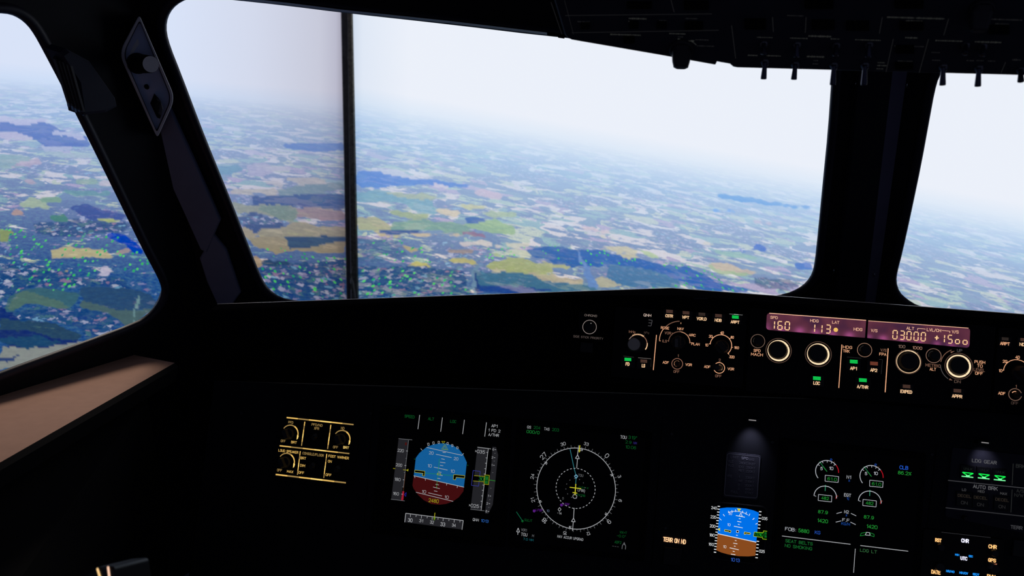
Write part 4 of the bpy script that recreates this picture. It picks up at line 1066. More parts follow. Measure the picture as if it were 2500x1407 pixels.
g.line(1505, 650, 1457, 1328, 11, AM); g.make('divider_line', t); g = G_(PF, Z2); g.line(2228, 710, 2181, 1395, 12, AM); g.make('divider_line', t); g = G_(PF, Z2)
for tx, x, y, w_, m_ in (('SPD', 180, 745, 104, AM), ('MACH', 179, 806, 178, AM), ('HDG', 1594, 692, 136, AM), ('TRK', 1574, 752, 98, AM), ('V/S', 2155, 738, 88, AMD), ('FPA', 2144, 802, 104, AM)):
    g.text(tx, x, y, 44, m_, w_, bold=.006)
g.make('legend', t); g = G_(PF, Z2)
for a in ((1585, 845, 1810, 862), (2085, 882, 2140, 888), (2140, 890, 2118, 1110)): g.line(*a, 4, E((58, 56, 58), .8))
g.make('button_edge', t); g = G_(PF, Z3)
for tx, x, y, w_, m_ in (('100', 300, 507, 98, E((150, 120, 105), .85)), ('1000', 522, 527, 134, E((190, 140, 118), .85)), ('METRIC', 750, 779, 200, AMD), ('ALT', 748, 832, 84, AM), ('UP', 1130, 565, 68, GR0), ('DN', 1100, 1008, 84, E((120, 96, 84), .8)),
                         ('PUSH', 1420, 730, 140, AM), ('TO', 1420, 786, 74, AM), ('LEVEL', 1412, 842, 148, AMD), ('OFF', 1408, 893, 102, AM)):
    g.text(tx, x, y, 42, m_, w_, bold=.005)
g.make('legend', t); g = G_(PF, Z3); g.arc(1112, 780, 236, 115, 172, 8, AMD); g.arc(1112, 780, 236, 183, 238, 8, GR0)
g.poly([(1062, 570), (1000, 582), (1008, 602)], AMD, 2); g.poly([(1028, 992), (978, 985), (992, 962)], AMD, 2)
g.make('turn_arrow', t)

# ---- display control panel (first officer, cut by the frame)
t = efis([(2438, 800), (2762, 826), (2752, 1000), (2424, 975)], Z3, 'second display control panel at the right edge, knob with scale 10, 20, 40')
for cx, cy, tx, w_, c_ in ((1783, 398, 'ARPT', 126, E((62, 52, 48), .7)), (2050, 410, 'NDB', 104, OFFB)):
    push(t, PF, Z3, cx, cy+38, 190, 150, c_, tx, w_, 42, AM if tx == 'ARPT' else AMB, 30, bdy=-38, bh=42, bw=98)
g = G_(PF, Z3); g.arc(1948, 868, 172, -45, 180, 8, AM)
for a in (178, 138, 88, 42, -6): g.tick(1948, 868, 172, 192, a, 6, AM)
for tx, x, y, w_, m_ in (('10', 1714, 853, 50, AM), ('20', 1780, 720, 58, AM), ('40', 1960, 660, 56, AM), ('1', 1936, 1078, 16, AMD), ('ADF', 1734, 1178, 94, AM), ('OFF', 1918, 1318, 92, E((78, 62, 56), .8))):
    g.text(tx, x, y, 40, m_, w_, bold=.008)
g.make('marking', t)
selector(t, PF, Z3, 1975, 890, 112, 135)
lever_dial(t, PF, Z3, 1925, 1195, 84, E((150, 115, 98), .8), [(40, 150, 9, AM)])

# ------------------------------------------------------------------ main instrument panel
mp = thing('instrument_panel', PM.P(1500, 1400), 'dark main instrument panel below the glareshield carrying all displays', 'instrument panel')
g = G(PM); g.prism([(520, 930), (2860, 1000), (2860, 1760), (430, 1640)], -.06, 0, SOFT, .002, PANEL); g.make('board', mp)
g = G(PM, base=.0004)
for a in ((1655, 1045, 1600, 1500), ): pass
for x0, y0, x1, y1 in ((1617, 1020, 1590, 1390), (1905, 1050, 1880, 1390), (2287, 1085, 2262, 1300), (912, 985, 886, 1320)):
    g = G(PM, base=.0004); g.line(x0, y0, x1, y1, 2.2, SOFT); g.make('panel_joint', mp)
for x, y in ((1640, 1060), (1885, 1080), (1625, 1290), (905, 1010), (2275, 1110), (590, 1010), (560, 1260)):
    g = G(PM); g.lathe(x, y, [(4.5, 0), (4.3, .001), (3.4, .0014)], D((40, 40, 46), .5, 'screw_head', .5), 12); g.make('screw', mp)

# ---- lighting control panel
t = unit('lighting_control_panel', PM, [(683, 1008), (878, 1030), (860, 1198), (660, 1172)], 'small knob panel with glowing yellow lines, marked LOUD SPEAKER and FOOT WARMER', 'control panel')
Y1 = E((236, 190, 100), .95); Y2 = E((170, 138, 80), .85); YB = E((255, 216, 120), 1.05)
g = G_(PM, Z4)
def gl(x0, y0, x1, y1, w_, n=6):                       # a lit groove, brighter where its lamps sit
    for i in range(n):
        a, b = i/n, (i+1)/n; g.line(x0+(x1-x0)*a, y0+(y1-y0)*a, x0+(x1-x0)*b, y0+(y1-y0)*b, w_, (Y1, Y2, Y1, YB, Y1, Y2)[i % 6])
gl(420, 140, 1570, 262, 22); gl(300, 625, 1498, 760, 20); gl(232, 1118, 1438, 1262, 24)
gl(733, 212, 676, 625, 18); gl(1180, 265, 1124, 680, 18); gl(655, 718, 605, 1125, 16); gl(1110, 765, 1058, 1180, 16)
for cx, cy in ((478, 420), (1368, 512), (415, 905)):
    g.arc(cx, cy, 148, 148, 60, 16, Y2, w1=20); g.arc(cx, cy, 148, 62, -12, 24, Y1, w1=16)
    a = math.radians(-18); ax, ay = cx+140*math.cos(a), cy-140*math.sin(a)+12
    g.poly([(ax-10, ay-38), (ax+16, ay-20), (ax+2, ay+28), (ax-20, ay+44)], YB, 3)
for tx, x, y, w_, m_ in (('PFD', 492, 224, 92, Y2), ('PFD/ND', 943, 268, 200, Y2), ('XFR', 935, 328, 92, Y2), ('ND', 1383, 323, 64, Y2), ('OFF', 360, 545, 88, Y2), ('BRT', 546, 566, 104, Y1), ('OFF', 1260, 650, 92, Y2), ('BRT', 1442, 656, 104, YB),
                     ('LOUD SPEAKER', 450, 722, 368, Y1), ('CONSOLE/FLOOR', 876, 772, 392, Y2), ('FOOT WARMER', 1313, 820, 372, Y1), ('BRT', 706, 838, 104, Y1), ('DIM', 695, 965, 92, Y1), ('OFF', 672, 1088, 104, Y1),
                     ('ON', 1163, 893, 70, Y1), ('OFF', 1140, 1127, 104, Y1), ('OFF', 298, 1046, 92, Y2), ('MAX', 480, 1070, 118, Y1)):
    g.text(tx, x, y, 42, m_, w_, bold=.012)
g.make('marking', t, label='yellow glowing lettering, lines and dial arcs')
for cx, cy in ((478, 420), (1368, 512), (415, 905)): selector(t, PM, Z4, cx, cy, 96, 120, hh=.016)
for cx, cy in ((920, 480), (880, 980), (1310, 1030)):
    g = G(PM, Z4); g.lathe(cx, cy, [(52, UB), (50, UB+.003), (40, UB+.004)], KNOB, 20)
    a = PM.P(*g.x(cx, cy), UB+.003); b = PM.P(*g.x(cx-5, cy-30), UB+.018); g.tube([a, b], [.0022, .0032], D((90, 90, 84), .35, 'toggle_metal', .5, .1, 40, .6), 12)
    g.make('toggle_switch', t)

# ---- displays
def display(name, pts, scr, label, cat='display'):
    t = unit(name, PM, pts, label, cat, face=D((16, 16, 18), .75, 'display_bezel', .1), bezel='bezel')
    g = G(PM, base=UB); g.poly(rounded(scr, 8, 4), GLASSB); g.make('glass', t)
    return t
BD = UB+.0002
WD = E((190, 192, 196), .75); WDD = E((120, 122, 126), .7); GD = E((30, 150, 60), .8); GDD = E((12, 90, 38), .8); GRY = E((36, 36, 40), .9); YD = E((170, 165, 30), .8)
t = display('primary_flight_display', [(930, 988), (1250, 1022), (1232, 1338), (905, 1302)], [(948, 1002), (1234, 1034), (1218, 1322), (925, 1288)], 'flight display with blue and dark red attitude picture between speed and altitude tapes')
g = G(PM, Z5, BD)
for x0, y0, x1, y1 in ((416, 60, 397, 212), (660, 88, 641, 240), (896, 112, 877, 265), (1133, 140, 1114, 292)): g.line(x0, y0, x1, y1, 6, WD)
for tx, x, y, w_, m_ in (('SPEED', 308, 77, 112, GDD), ('ALT', 538, 102, 66, GDD), ('LOC', 776, 130, 66, GDD), ('AP1', 1219, 178, 66, WD), ('1 FD 2', 1216, 228, 136, WD), ('A/THR', 1210, 275, 116, WD)):
    g.text(tx, x, y, 30, m_, w_, bold=.006)
g.text('QNH', 1018, 1186, 30, WD, 66); g.text('1013', 1113, 1198, 30, E((50, 110, 200), .9), 86)
g.make('mode_text', t)
g = G(PM, Z5, BD)      # attitude picture
SKY, GND = E((22, 98, 160), .85), E((66, 14, 16), .9)
cx, cy, R_ = 640, 700, 340
sky = [(375, 520), (412, 470), (490, 405), (560, 378), (640, 365), (700, 367), (770, 386), (840, 430), (885, 490), (922, 570), (890, 838), (352, 715)]
gnd = [(352, 715), (890, 838), (885, 880), (835, 945), (770, 990), (700, 1015), (630, 1024), (540, 1015), (460, 975), (400, 920), (350, 850), (338, 815)]
g.poly(sky, SKY, 1); g.poly(gnd, GND, 1)
g.line(352, 713, 892, 836, 6, WD); g.line(490, 408, 872, 494, 5, WD); g.line(376, 890, 775, 988, 5, WD)
for x0, y0, x1, y1 in ((590, 482, 758, 518), (568, 620, 715, 652), (508, 896, 655, 930), (560, 834, 632, 851), (648, 530, 684, 538), (634, 567, 692, 575), (634, 600, 668, 606), (616, 670, 650, 676), (600, 700, 662, 712), (606, 740, 638, 744), (586, 804, 622, 812), (570, 875, 606, 882), (662, 460, 696, 464)):
    g.line(x0, y0, x1, y1, 5, WD, 3)
for tx, x, y in (('20', 540, 468), ('20', 806, 530), ('10', 521, 606), ('10', 767, 664), ('10', 460, 884), ('10', 703, 942)): g.text(tx, x, y, 32, WD, 50)
for x, y, x1, y1 in ((358, 716, 366, 736), (474, 742, 478, 764), (706, 796, 704, 816), (820, 822, 818, 844)): g.line(x, y, x1, y1, 5, WD, 3)
g.line(470, 684, 785, 712, 4, GD, 3); g.line(628, 530, 596, 850, 4, GD, 3)
g.text('2480', 566, 981, 40, YD, 112, rot=0)
for q in ([(364, 652), (472, 664), (468, 716), (446, 712), (452, 686), (362, 676)], [(782, 700), (900, 712), (897, 738), (808, 728), (800, 756), (776, 752)]):
    g.poly(q, BLACK, 4); g.path(q, 5, YD, 5, True)
g.path([(606, 684), (642, 688), (640, 706), (604, 702)], 5, YD, 5, True)
for a in (62, 72, 83): 
    pass
for x, y, r_ in ((510, 376, 24), (565, 362, 12), (621, 355, 4), (716, 367, -8), (767, 387, -18), (822, 411, -30)):
    g.path([(x-8, y-13), (x+8, y-12), (x+7, y+12), (x-8, y+11)] if abs(r_) < 10 else [(x-9+(r_ > 0)*-2, y-12), (x+6, y-14+(r_ < 0)*5), (x+9, y+10), (x-6, y+14)], 4, WD, 3, True)
g.line(427, 420, 444, 440, 5, WD); g.line(888, 472, 872, 492, 5, WD)
g.path([(652, 342), (688, 345), (668, 368)], 4, YD, 3, True); g.path([(688, 374), (650, 428), (720, 436)], 5, E((110, 150, 70), .8), 3, True); g.path([(686, 392), (668, 424), (702, 430)], 4, E((110, 150, 70), .8), 3, True)
g.line(356, 530, 370, 540, 5, GDD); g.line(925, 598, 938, 602, 5, GDD)
g.make('attitude_picture', t)
g = G(PM, Z5, BD)      # speed tape
g.poly([(190, 316), (297, 330), (216, 980), (110, 965)], GRY, 1)
g.line(190, 314, 336, 328, 5, WDD); g.line(297, 330, 240, 840, 5, WDD); g.line(108, 965, 255, 983, 5, WDD)
for y, tx in ((442, '220'), (598, '200'), (752, '180'), (905, '160')):
    x = 297-57*(y-330)/510; g.text(tx, x-73, y, 32, WD, 70); g.line(x-14, y+4, x+4, y+6, 5, WD)
for y in (525, 678, 832): x = 297-57*(y-330)/510; g.line(x-12, y, x+3, y+2, 5, WDD)
g.poly([(232, 878), (250, 880), (240, 975), (216, 975)], E((160, 28, 48), .9), 2); g.line(262, 690, 240, 880, 5, E((90, 50, 30), .8)); g.line(270, 355, 266, 385, 18, E((80, 20, 18), .8))
g.path([(272, 892), (252, 915), (266, 936)], 5, E((36, 36, 150), .9), 3, True)
g.line(130, 634, 154, 636, 6, YD); g.line(238, 648, 290, 654, 5, YD); g.poly([(296, 640), (268, 652), (292, 666)], YD, 3)
g.make('speed_tape', t)
g = G(PM, Z5, BD)      # altitude tape
g.poly([(1036, 404), (1150, 420), (1078, 1084), (962, 1068)], GRY, 1)
g.line(1036, 406, 1180, 424, 5, WD); g.line(1152, 424, 1076, 1086, 5, WD); g.line(960, 1072, 1112, 1090, 5, WDD)
for y in (460, 520, 577, 636, 694, 812, 868, 928, 986, 1046): x = 1152-76*(y-424)/660; g.line(x-16, y, x-2, y+2, 5, WD)
g.text('>035', 1064, 454, 36, WD, 108); g.text('>025', 998, 1036, 36, WD, 110)
g.path([(990, 656), (1066, 666), (1048, 824), (972, 816)], 5, E((54, 58, 150), .9), 3, True)
g.poly([(1000, 714), (1112, 722), (1106, 774), (990, 766)], BLACK, 3); g.line(1000, 712, 1114, 720, 5, YD, 4); g.line(990, 768, 1104, 778, 5, YD, 4)
g.poly([(1115, 706), (1162, 710), (1154, 806), (1106, 800)], E((14, 60, 12), .9), 4); g.path([(1115, 704), (1164, 708), (1156, 808), (1106, 802)], 5, YD, 5, True)
g.text('30', 1078, 746, 40, GD, 56, lv=6); g.text('08', 1134, 740, 34, GD, 32, lv=6); g.text('90', 1130, 782, 26, GD, 32, lv=6)
g.make('altitude_tape', t)
g = G(PM, Z5, BD)      # vertical speed scale
g.poly([(1198, 402), (1236, 405), (1258, 490), (1200, 1024), (1152, 1120), (1118, 1118), (1128, 1010), (1182, 640)], GRY, 1)
for tx, x, y in (('6', 1206, 430), ('2', 1197, 516), ('1', 1190, 598), ('1', 1152, 928), ('2', 1141, 1010), ('6', 1132, 1094)): g.text(tx, x, y, 24, WD, 18 if tx != '1' else 10); g.line(x+16, y+2, x+30, y+3, 5, WD)
for x, y in ((1222, 472), (1214, 555), (1198, 680), (1178, 846), (1166, 970), (1156, 1052)): g.line(x-4, y, x+8, y, 4, WDD)
g.line(1160, 758, 1228, 768, 5, E((40, 150, 40), .9), 3)
g.make('vertical_speed_scale', t)
g = G(PM, Z5, BD)      # heading tape
g.poly([(266, 1116), (884, 1194), (872, 1290), (256, 1212)], GRY, 1); g.path([(256, 1212), (266, 1116), (884, 1194), (870, 1292)], 6, WD, 2)
for i, (tx, x, y, h_) in enumerate((('30', 314, 1190, 38), ('31', 432, 1196, 32), ('32', 547, 1212, 32), ('33', 664, 1234, 40), ('34', 783, 1244, 32))):
    g.text(tx, x, y, h_, WD, h_*1.35, bold=.006); g.line(x+4, 1128+(x-314)*.126, x+2, 1156+(x-314)*.126, 5, WD)
for x in (374, 493, 610, 727, 845): g.line(x+4, 1130+(x-314)*.126, x+2, 1146+(x-314)*.126, 5, WD)
g.line(580, 1110, 572, 1186, 8, YD, 4); g.poly([(562, 1160), (588, 1163), (572, 1196)], E((90, 150, 30), .8), 4)
g.make('heading_tape', t)

t = display('navigation_display', [(1262, 1022), (1592, 1056), (1572, 1372), (1240, 1336)], [(1276, 1036), (1576, 1070), (1557, 1357), (1255, 1322)], 'navigation display with white compass rose and yellow aircraft mark, right of the flight display')
g = G(PM, Z6, BD)
cx, cy = 686, 757
g.arc(cx, cy, 398, 0, 360, 6, WD, n=90, ry=401)
HD0 = 321.5
for i in range(72):
    h = i*5; a = 90-(h-HD0)-5.6*0; L_ = 30 if i % 2 == 0 else 16
    g.tick(cx, cy, 400, 400+L_, a, 4, WDD)
for h, tx, sz in ((330, '33', 32), (0, '0', 46), (30, '3', 34), (60, '6', 34), (90, '9', 46), (120, '12', 32), (150, '15', 34), (180, '18', 46), (210, '21', 34), (240, '24', 34), (270, '27', 46), (300, '30', 34)):
    g2a = 90-(h-HD0); a = math.radians(g2a)
    c = g.pl.P(*g.x(cx, cy)); kk = g.k(cx, cy)*(458); p = c+g.pl.U*math.cos(a)*kk+g.pl.V*math.sin(a)*kk
    d = p-EYE; t_ = d.dot(FW); X = 1250+FPX*d.dot(RT)/t_; Y = 703.5-FPX*d.dot(UP)/t_
    g.text(tx, (X-Z6[0])*Z6[2], (Y-Z6[1])*Z6[2], sz, WD, rot=g2a-90)
for a in (30, 90, 150, 210, 270, 330):
    ar = a-5; g.tick(cx, cy, 374, 398, ar+2.5, 5, WD); g.tick(cx, cy, 378, 398, ar+.5, 8, WD)
g.make('compass_rose', t)
g = G(PM, Z6, BD); g.dashes(683, 757, 198, 34, .5, 6, WD); g.dashes(683, 757, 98, 12, .16, 6, WDD, ph=8)
g.text('5', 557, 858, 22, WDD, 14); g.text('10', 404, 984, 22, E((110, 130, 160), .7), 30)
g.make('range_ring', t)
g = G(PM, Z6, BD)
g.line(714, 325, 703, 425, 6, WD); g.path([(704, 418), (682, 454), (722, 458)], 6, WD, 3, True); g.line(703, 456, 695, 552, 6, WD)
g.line(669, 955, 663, 1060, 6, WD); g.path([(663, 1058), (642, 1092), (680, 1096)], 6, WD, 3, True); g.line(661, 1094, 652, 1186, 6, WD)
CY = E((60, 150, 160), .8)
g.line(628, 360, 668, 552, 5, CY); g.line(668, 552, 690, 635, 5, CY); g.line(690, 640, 684, 720, 5, CY)
g.path([(690, 618), (706, 636), (688, 656), (672, 634)], 7, E((130, 180, 210), .8), 3, True)
g.line(86, 994, 146, 1084, 5, E((20, 120, 80), .8)); g.disc(147, 1088, 12, GDD)
YW = E((210, 205, 50), .85)
g.line(625, 746, 740, 760, 8, YW, 4); g.line(686, 712, 677, 826, 9, YW, 4); g.line(653, 799, 700, 806, 8, YW, 4); g.line(727, 322, 720, 390, 9, YW, 4); g.poly([(712, 372), (732, 374), (722, 396)], YW, 4)
g.arc(676, 838, 20, 0, 360, 5, WD)
g.path([(522, 950), (537, 970), (520, 990), (507, 970)], 5, WD, 3, True); g.text('-14', 520, 1008, 22, WD, 46)
PU = E((90, 30, 130), .9); g.disc(541, 925, 14, PU); g.disc(265, 985, 14, PU); g.text('LFBF', 592, 918, 24, PU, 66); g.text('LFBP', 318, 978, 24, PU, 72)
g.make('flight_path', t)
g = G(PM, Z6, BD)
for tx, x, y, w_, m_, h_ in (('GS', 214, 138, 40, WD, 28), ('204', 294, 144, 68, GDD, 30), ('TAS', 393, 157, 56, WD, 28), ('203', 482, 165, 70, GDD, 30), ('000/0', 254, 188, 132, GD, 30),
                     ('TOU', 1168, 240, 64, WD, 32), ('319°', 1260, 244, 86, GDD, 32), ('2.9', 1218, 290, 60, GDD, 30), ('NM', 1285, 299, 34, E((60, 50, 140), .8), 24), ('10:06', 1240, 342, 110, GDD, 30),
                     ('TOU', 736, 626, 52, WDD, 26), ('0.04 W', 765, 750, 98, GDD, 20), ('LFBO', 742, 778, 72, WD, 24), ('FW79B', 740, 828, 82, GDD, 22), ('SULIT', 206, 1080, 80, GDD, 24),
                     ('VOR1', 162, 1178, 58, WDD, 26), ('TOU', 164, 1224, 66, WD, 32), ('M', 254, 1236, 16, WDD, 26), ('7.0 NM', 206, 1274, 104, E((30, 110, 120), .8), 22), ('NAV ACCUR UPGRAD', 630, 1258, 264, WD, 26),
                     ('WX+T', 1166, 1204, 72, GDD, 24), ('-0.0°', 1144, 1240, 90, GDD, 24), ('ADF2', 1112, 1302, 68, GDD, 26), ('---', 1086, 1344, 70, WDD, 20)):
    g.text(tx, x, y, h_, m_, w_)
g.path([(104, 1158), (88, 1196), (118, 1199)], 6, WD, 3, True); g.line(102, 1198, 99, 1226, 6, WD)
g.path([(1152, 1370), (1156, 1336), (1175, 1308), (1190, 1340), (1186, 1374)], 6, WDD, 3); g.line(1175, 1300, 1176, 1330, 5, WDD)
g.make('data_text', t)

# ---- warning lamp button and placard
t = thing('terrain_button', PM.P(1645, 1345), 'dark square push button under glowing orange lettering TERR ON ND', 'button')
g = G(PM); g.prism([(1622, 1336), (1666, 1341), (1662, 1384), (1617, 1379)], -.005, .005, D((24, 24, 27), .5, 'dark_button', .3), .001); g.make('button', t)
g = G(PM, Z7, .0006); g.text('TERR ON ND', 196, 1108, 36, E((255, 190, 140), 1.5), 190, bold=.02); g.make('legend', t)
t = thing('speed_limit_placard', PM.P(1808, 1160), 'small grey placard with white border headed LIMIT SPD under the little lamp', 'placard')
g = G(PM, Z7); g.prism(rounded([(632, 356), (928, 388), (900, 768), (606, 740)], 22), 0, .0022, D((66, 66, 76), .7, 'placard', .2), .0006); g.make('plate', t)
g = G(PM, Z7, .0023); PT = D((210, 210, 220), .8, 'placard_print', .1, 0)
PT2 = D((120, 120, 130), .8, 'placard_faded_print', .1, 0)
g.path(rounded([(642, 372), (918, 402), (892, 750), (616, 724)], 20), 4, D((150, 150, 160), .8, 'placard_line', .1, 0), 2, True)
for tx, x, y, w_, m_ in (('LIMIT', 703, 404, 66, PT2), ('SPD', 790, 413, 56, PT), ('(IAS)', 847, 424, 40, PT2), ('VLE', 671, 439, 46, PT2), ('280KT/M.67', 810, 458, 132, PT2), ('VLO', 670, 472, 50, PT2), ('EXT 250KT', 809, 490, 134, PT2), ('RET 220KT', 807, 521, 134, PT2),
                     ('VFE', 660, 562, 42, PT2), ('1', 742, 570, 8, PT2), ('230KT', 834, 578, 76, PT2), ('1+F', 752, 604, 34, PT2), ('215KT', 831, 610, 76, PT2), ('2', 738, 638, 12, PT2), ('200KT', 828, 644, 76, PT2), ('3', 736, 670, 12, PT2), ('185KT', 826, 676, 74, PT2), ('FULL', 702, 696, 60, PT2), ('177KT', 824, 706, 72, PT2)):
    g.text(tx, x, y, 20, m_, w_, bold=.01)
g.make('print', t)
def panel_lamp(px, py, label, energy, spot=True, tx=0, ty=0):
    t = thing('panel_lamp', PM.P(px, py), label, 'lamp', 'hooded panel lamps')
    g = G(PM); g.prism([(px-16, py-7), (px+17, py-4), (px+15, py+5), (px-17, py+2)], -.002, .016, D((30, 30, 34), .5, 'lamp_hood', .3), .002); g.make('hood', t)
    g = G(PM, base=.0165); g.line(px-9, py-1.5, px+9, py+.5, 2.4, E((150, 146, 146), .8)); g.make('lamp_slot', t)
    if spot:
        l = bpy.data.lights.new('lamp_light', 'SPOT'); l.energy = energy; l.color = (.72, .72, 1.0); l.spot_size = math.radians(72); l.spot_blend = 1.0; l.shadow_soft_size = .004
        o = bpy.data.objects.new('lamp_light', l); COL.objects.link(o); o.parent = t; o.matrix_parent_inverse = Matrix.Translation(-t.location)
        src = PM.P(px, py+6, .024); d = PM.P(tx, ty, 0)-src; o.location = src; o.rotation_euler = d.to_track_quat('-Z', 'Y').to_euler()
panel_lamp(1837, 1027, 'little hooded lamp shining down the panel above the speed placard', 0.08, True, 1833, 1090)
panel_lamp(2405, 1082, 'little hooded lamp above the landing gear panel', .02, True, 2400, 1130)

# ---- standby attitude display
t = thing('standby_display', PM.P(1800, 1300), 'small bright display, blue over brown, below the speed placard', 'display')
SB = [(534, 776), (960, 818), (990, 850), (962, 1230), (880, 1318), (530, 1272), (474, 1205), (500, 830)]
g = G(PM, Z7); g.prism(rounded(SB, 30), .0004, UB, D((28, 28, 32), .5, 'standby_bezel', .4), .001); g.make('bezel', t)
g = G(PM, Z7, UB); g.poly(rounded([(545, 792), (950, 832), (975, 860), (948, 1222), (874, 1302), (538, 1258), (490, 1200), (515, 840)], 22), GLASSB); g.make('glass', t)
g = G(PM, Z7, BD)
SB1, BR1, W2_ = E((0, 112, 232), 1.0), E((136, 74, 30), 1.0), E((235, 238, 240), .95)
g.poly([(580, 836), (640, 829), (720, 830), (800, 838), (860, 852), (908, 872), (887, 1122), (560, 1050)], SB1)
g.poly([(560, 1050), (887, 1122), (878, 1236), (820, 1242), (740, 1240), (650, 1225), (590, 1208), (550, 1190)], BR1)
g.line(560, 1050, 887, 1122, 6, W2_)
g.poly([(722, 836), (760, 839), (740, 862)], E((220, 210, 40), 1), 3)
g.arc(722, 1030, 172, 62, 118, 4, W2_, ry=165)
for x0, y0, x1, y1 in ((714, 896, 790, 911), (698, 987, 772, 1001), (662, 1169, 738, 1186), (740, 922, 754, 925), (726, 945, 760, 952), (732, 970, 746, 973), (716, 1062, 730, 1065), (706, 1107, 720, 1110), (692, 1130, 727, 1136), (698, 1154, 712, 1157), (688, 1198, 704, 1202), (672, 1222, 710, 1229),
                       (606, 886, 620, 902), (650, 858, 658, 878), (680, 852, 684, 872), (712, 846, 713, 866), (772, 856, 770, 876), (804, 866, 798, 886), (832, 882, 824, 900), (870, 918, 856, 932), (898, 962, 880, 970), (574, 920, 592, 936)):
    g.line(x0, y0, x1, y1, 5, W2_, 3)
g.text('20', 668, 882, 18, W2_, 26); g.text('10', 654, 974, 22, W2_, 28); g.text('10', 619, 1160, 22, W2_, 28)
g.path([(757, 874), (742, 900), (768, 904)], 4, W2_, 4, True)
for q in ([(620, 1016), (672, 1024), (670, 1040), (656, 1038), (656, 1034), (618, 1028)], [(786, 1036), (836, 1044), (834, 1056), (796, 1050), (794, 1056), (784, 1054)]):
    g.poly(q, BLACK, 4); g.path(q, 4, E((220, 210, 60), 1), 5, True)
g.poly([(720, 1022), (738, 1024), (736, 1042), (718, 1040)], BLACK, 4); g.path([(720, 1022), (738, 1024), (736, 1042), (718, 1040)], 3, W2_, 5, True)
g.make('attitude_picture', t)
g = G(PM, Z7, BD)
for i in range(17):
    y = 818+i*24.2; x = 570-i*2.0; g.line(x-10, y, x+10, y+2, 7, W2_)
for tx, x, y, w_ in (('240', 530, 832, 46), ('220', 524, 909, 46), ('200', 518, 986, 46), ('180', 512, 1062, 46), ('160', 505, 1140, 46)): g.text(tx, x, y, 24, W2_, w_)
g.poly([(560, 1012), (580, 1000), (580, 1030)], E((220, 210, 40), 1), 4); g.make('speed_scale', t); g = G(PM, Z7, BD)
for i in range(15):
    y = 863+i*27.8; x = 920-i*2.2
    if 1010 < y < 1100: continue
    g.line(x-10, y, x+10, y+2, 7, W2_)
g.text('035', 957, 922, 24, W2_, 46); g.text('025', 934, 1199, 24, W2_, 46)
YG = E((160, 200, 30), 1)
g.poly([(872, 1036), (946, 1044), (978, 1030), (974, 1098), (940, 1086), (866, 1072)], E((6, 20, 6), .9), 3)
g.path([(978, 1030), (948, 1026), (946, 1042), (870, 1036), (864, 1072), (940, 1082), (940, 1094), (974, 1098)], 4, YG, 4)
g.text('030', 914, 1057, 28, E((20, 220, 60), 1), 62); g.text('25', 964, 1048, 18, E((20, 180, 60), 1), 18); g.text('00', 964, 1074, 18, E((20, 180, 60), 1), 18)
g.make('altitude_scale', t)
g = G(PM, Z7, BD); g.text('1013', 708, 1272, 28, E((50, 100, 210), 1), 76); g.make('pressure_readout', t)

# ---- engine display
t = display('engine_display', [(1908, 1070), (2262, 1108), (2238, 1470), (1882, 1430)], [(1926, 1086), (2246, 1122), (2224, 1452), (1900, 1412)], 'engine display with two pairs of white round gauges and green memo lines')
G8 = E((40, 165, 60), .8); B8 = E((40, 90, 200), .85); W8 = E((200, 204, 212), .8)
for dx, dy in ((0, 0), (498, 56)):
    g = G(PM, Z8, BD)
    g.arc(592+dx, 238+dy, 122, 42, 222, 7, W8, n=40); g.arc(592+dx, 238+dy, 122, 42, 0, 8, E((190, 20, 36), .9))
    for a in (146, 118, 92, 68, 48): g.tick(592+dx, 238+dy, 100, 122, a, 5, W8)
    g.line(592+dx, 238+dy, 508+dx, 126+dy, 6, E((40, 140, 80), .8)); g.line(590+dx, 236+dy, 552+dx, 188+dy, 6, G8)
    g.arc(638+dx, 104+dy, 9, 0, 360, 4, B8); g.line(676+dx, 124+dy, 666+dx, 138+dy, 5, E((100, 60, 40), .8))
    g.text('5', 530+dx, 204+dy, 34, W8, 24, bold=.01); g.text('10', 637+dx, 202+dy, 34, W8, 48, bold=.01)
    g.path([(572+dx, 278+dy), (722+dx, 294+dy), (716+dx, 360+dy), (570+dx, 346+dy)], 5, W8, 2, True); g.text('61.0', 648+dx, 322+dy, 34, G8, 98)
    g.make('fan_speed_gauge', t)
    g = G(PM, Z8, BD)
    g.arc(572+dx, 523+dy, 120, 0, 180, 7, W8, n=40); g.line(450+dx, 508+dy, 470+dx, 515+dy, 5, W8)
    g.line(574+dx, 388+dy, 571+dx, 455+dy, 7, E((60, 160, 120), .8)); g.line(692+dx, 512+dy, 714+dx, 512+dy, 6, E((190, 60, 40), .8)); g.line(694+dx, 512+dy, 690+dx, 545+dy, 7, E((150, 20, 24), .9))
    g.path([(497+dx, 494+dy), (646+dx, 510+dy), (642+dx, 578+dy), (493+dx, 562+dy)], 5, W8, 2, True); g.text('482', 570+dx, 536+dy, 34, G8, 80)
    g.make('temperature_gauge', t)
g = G(PM, Z8, BD)
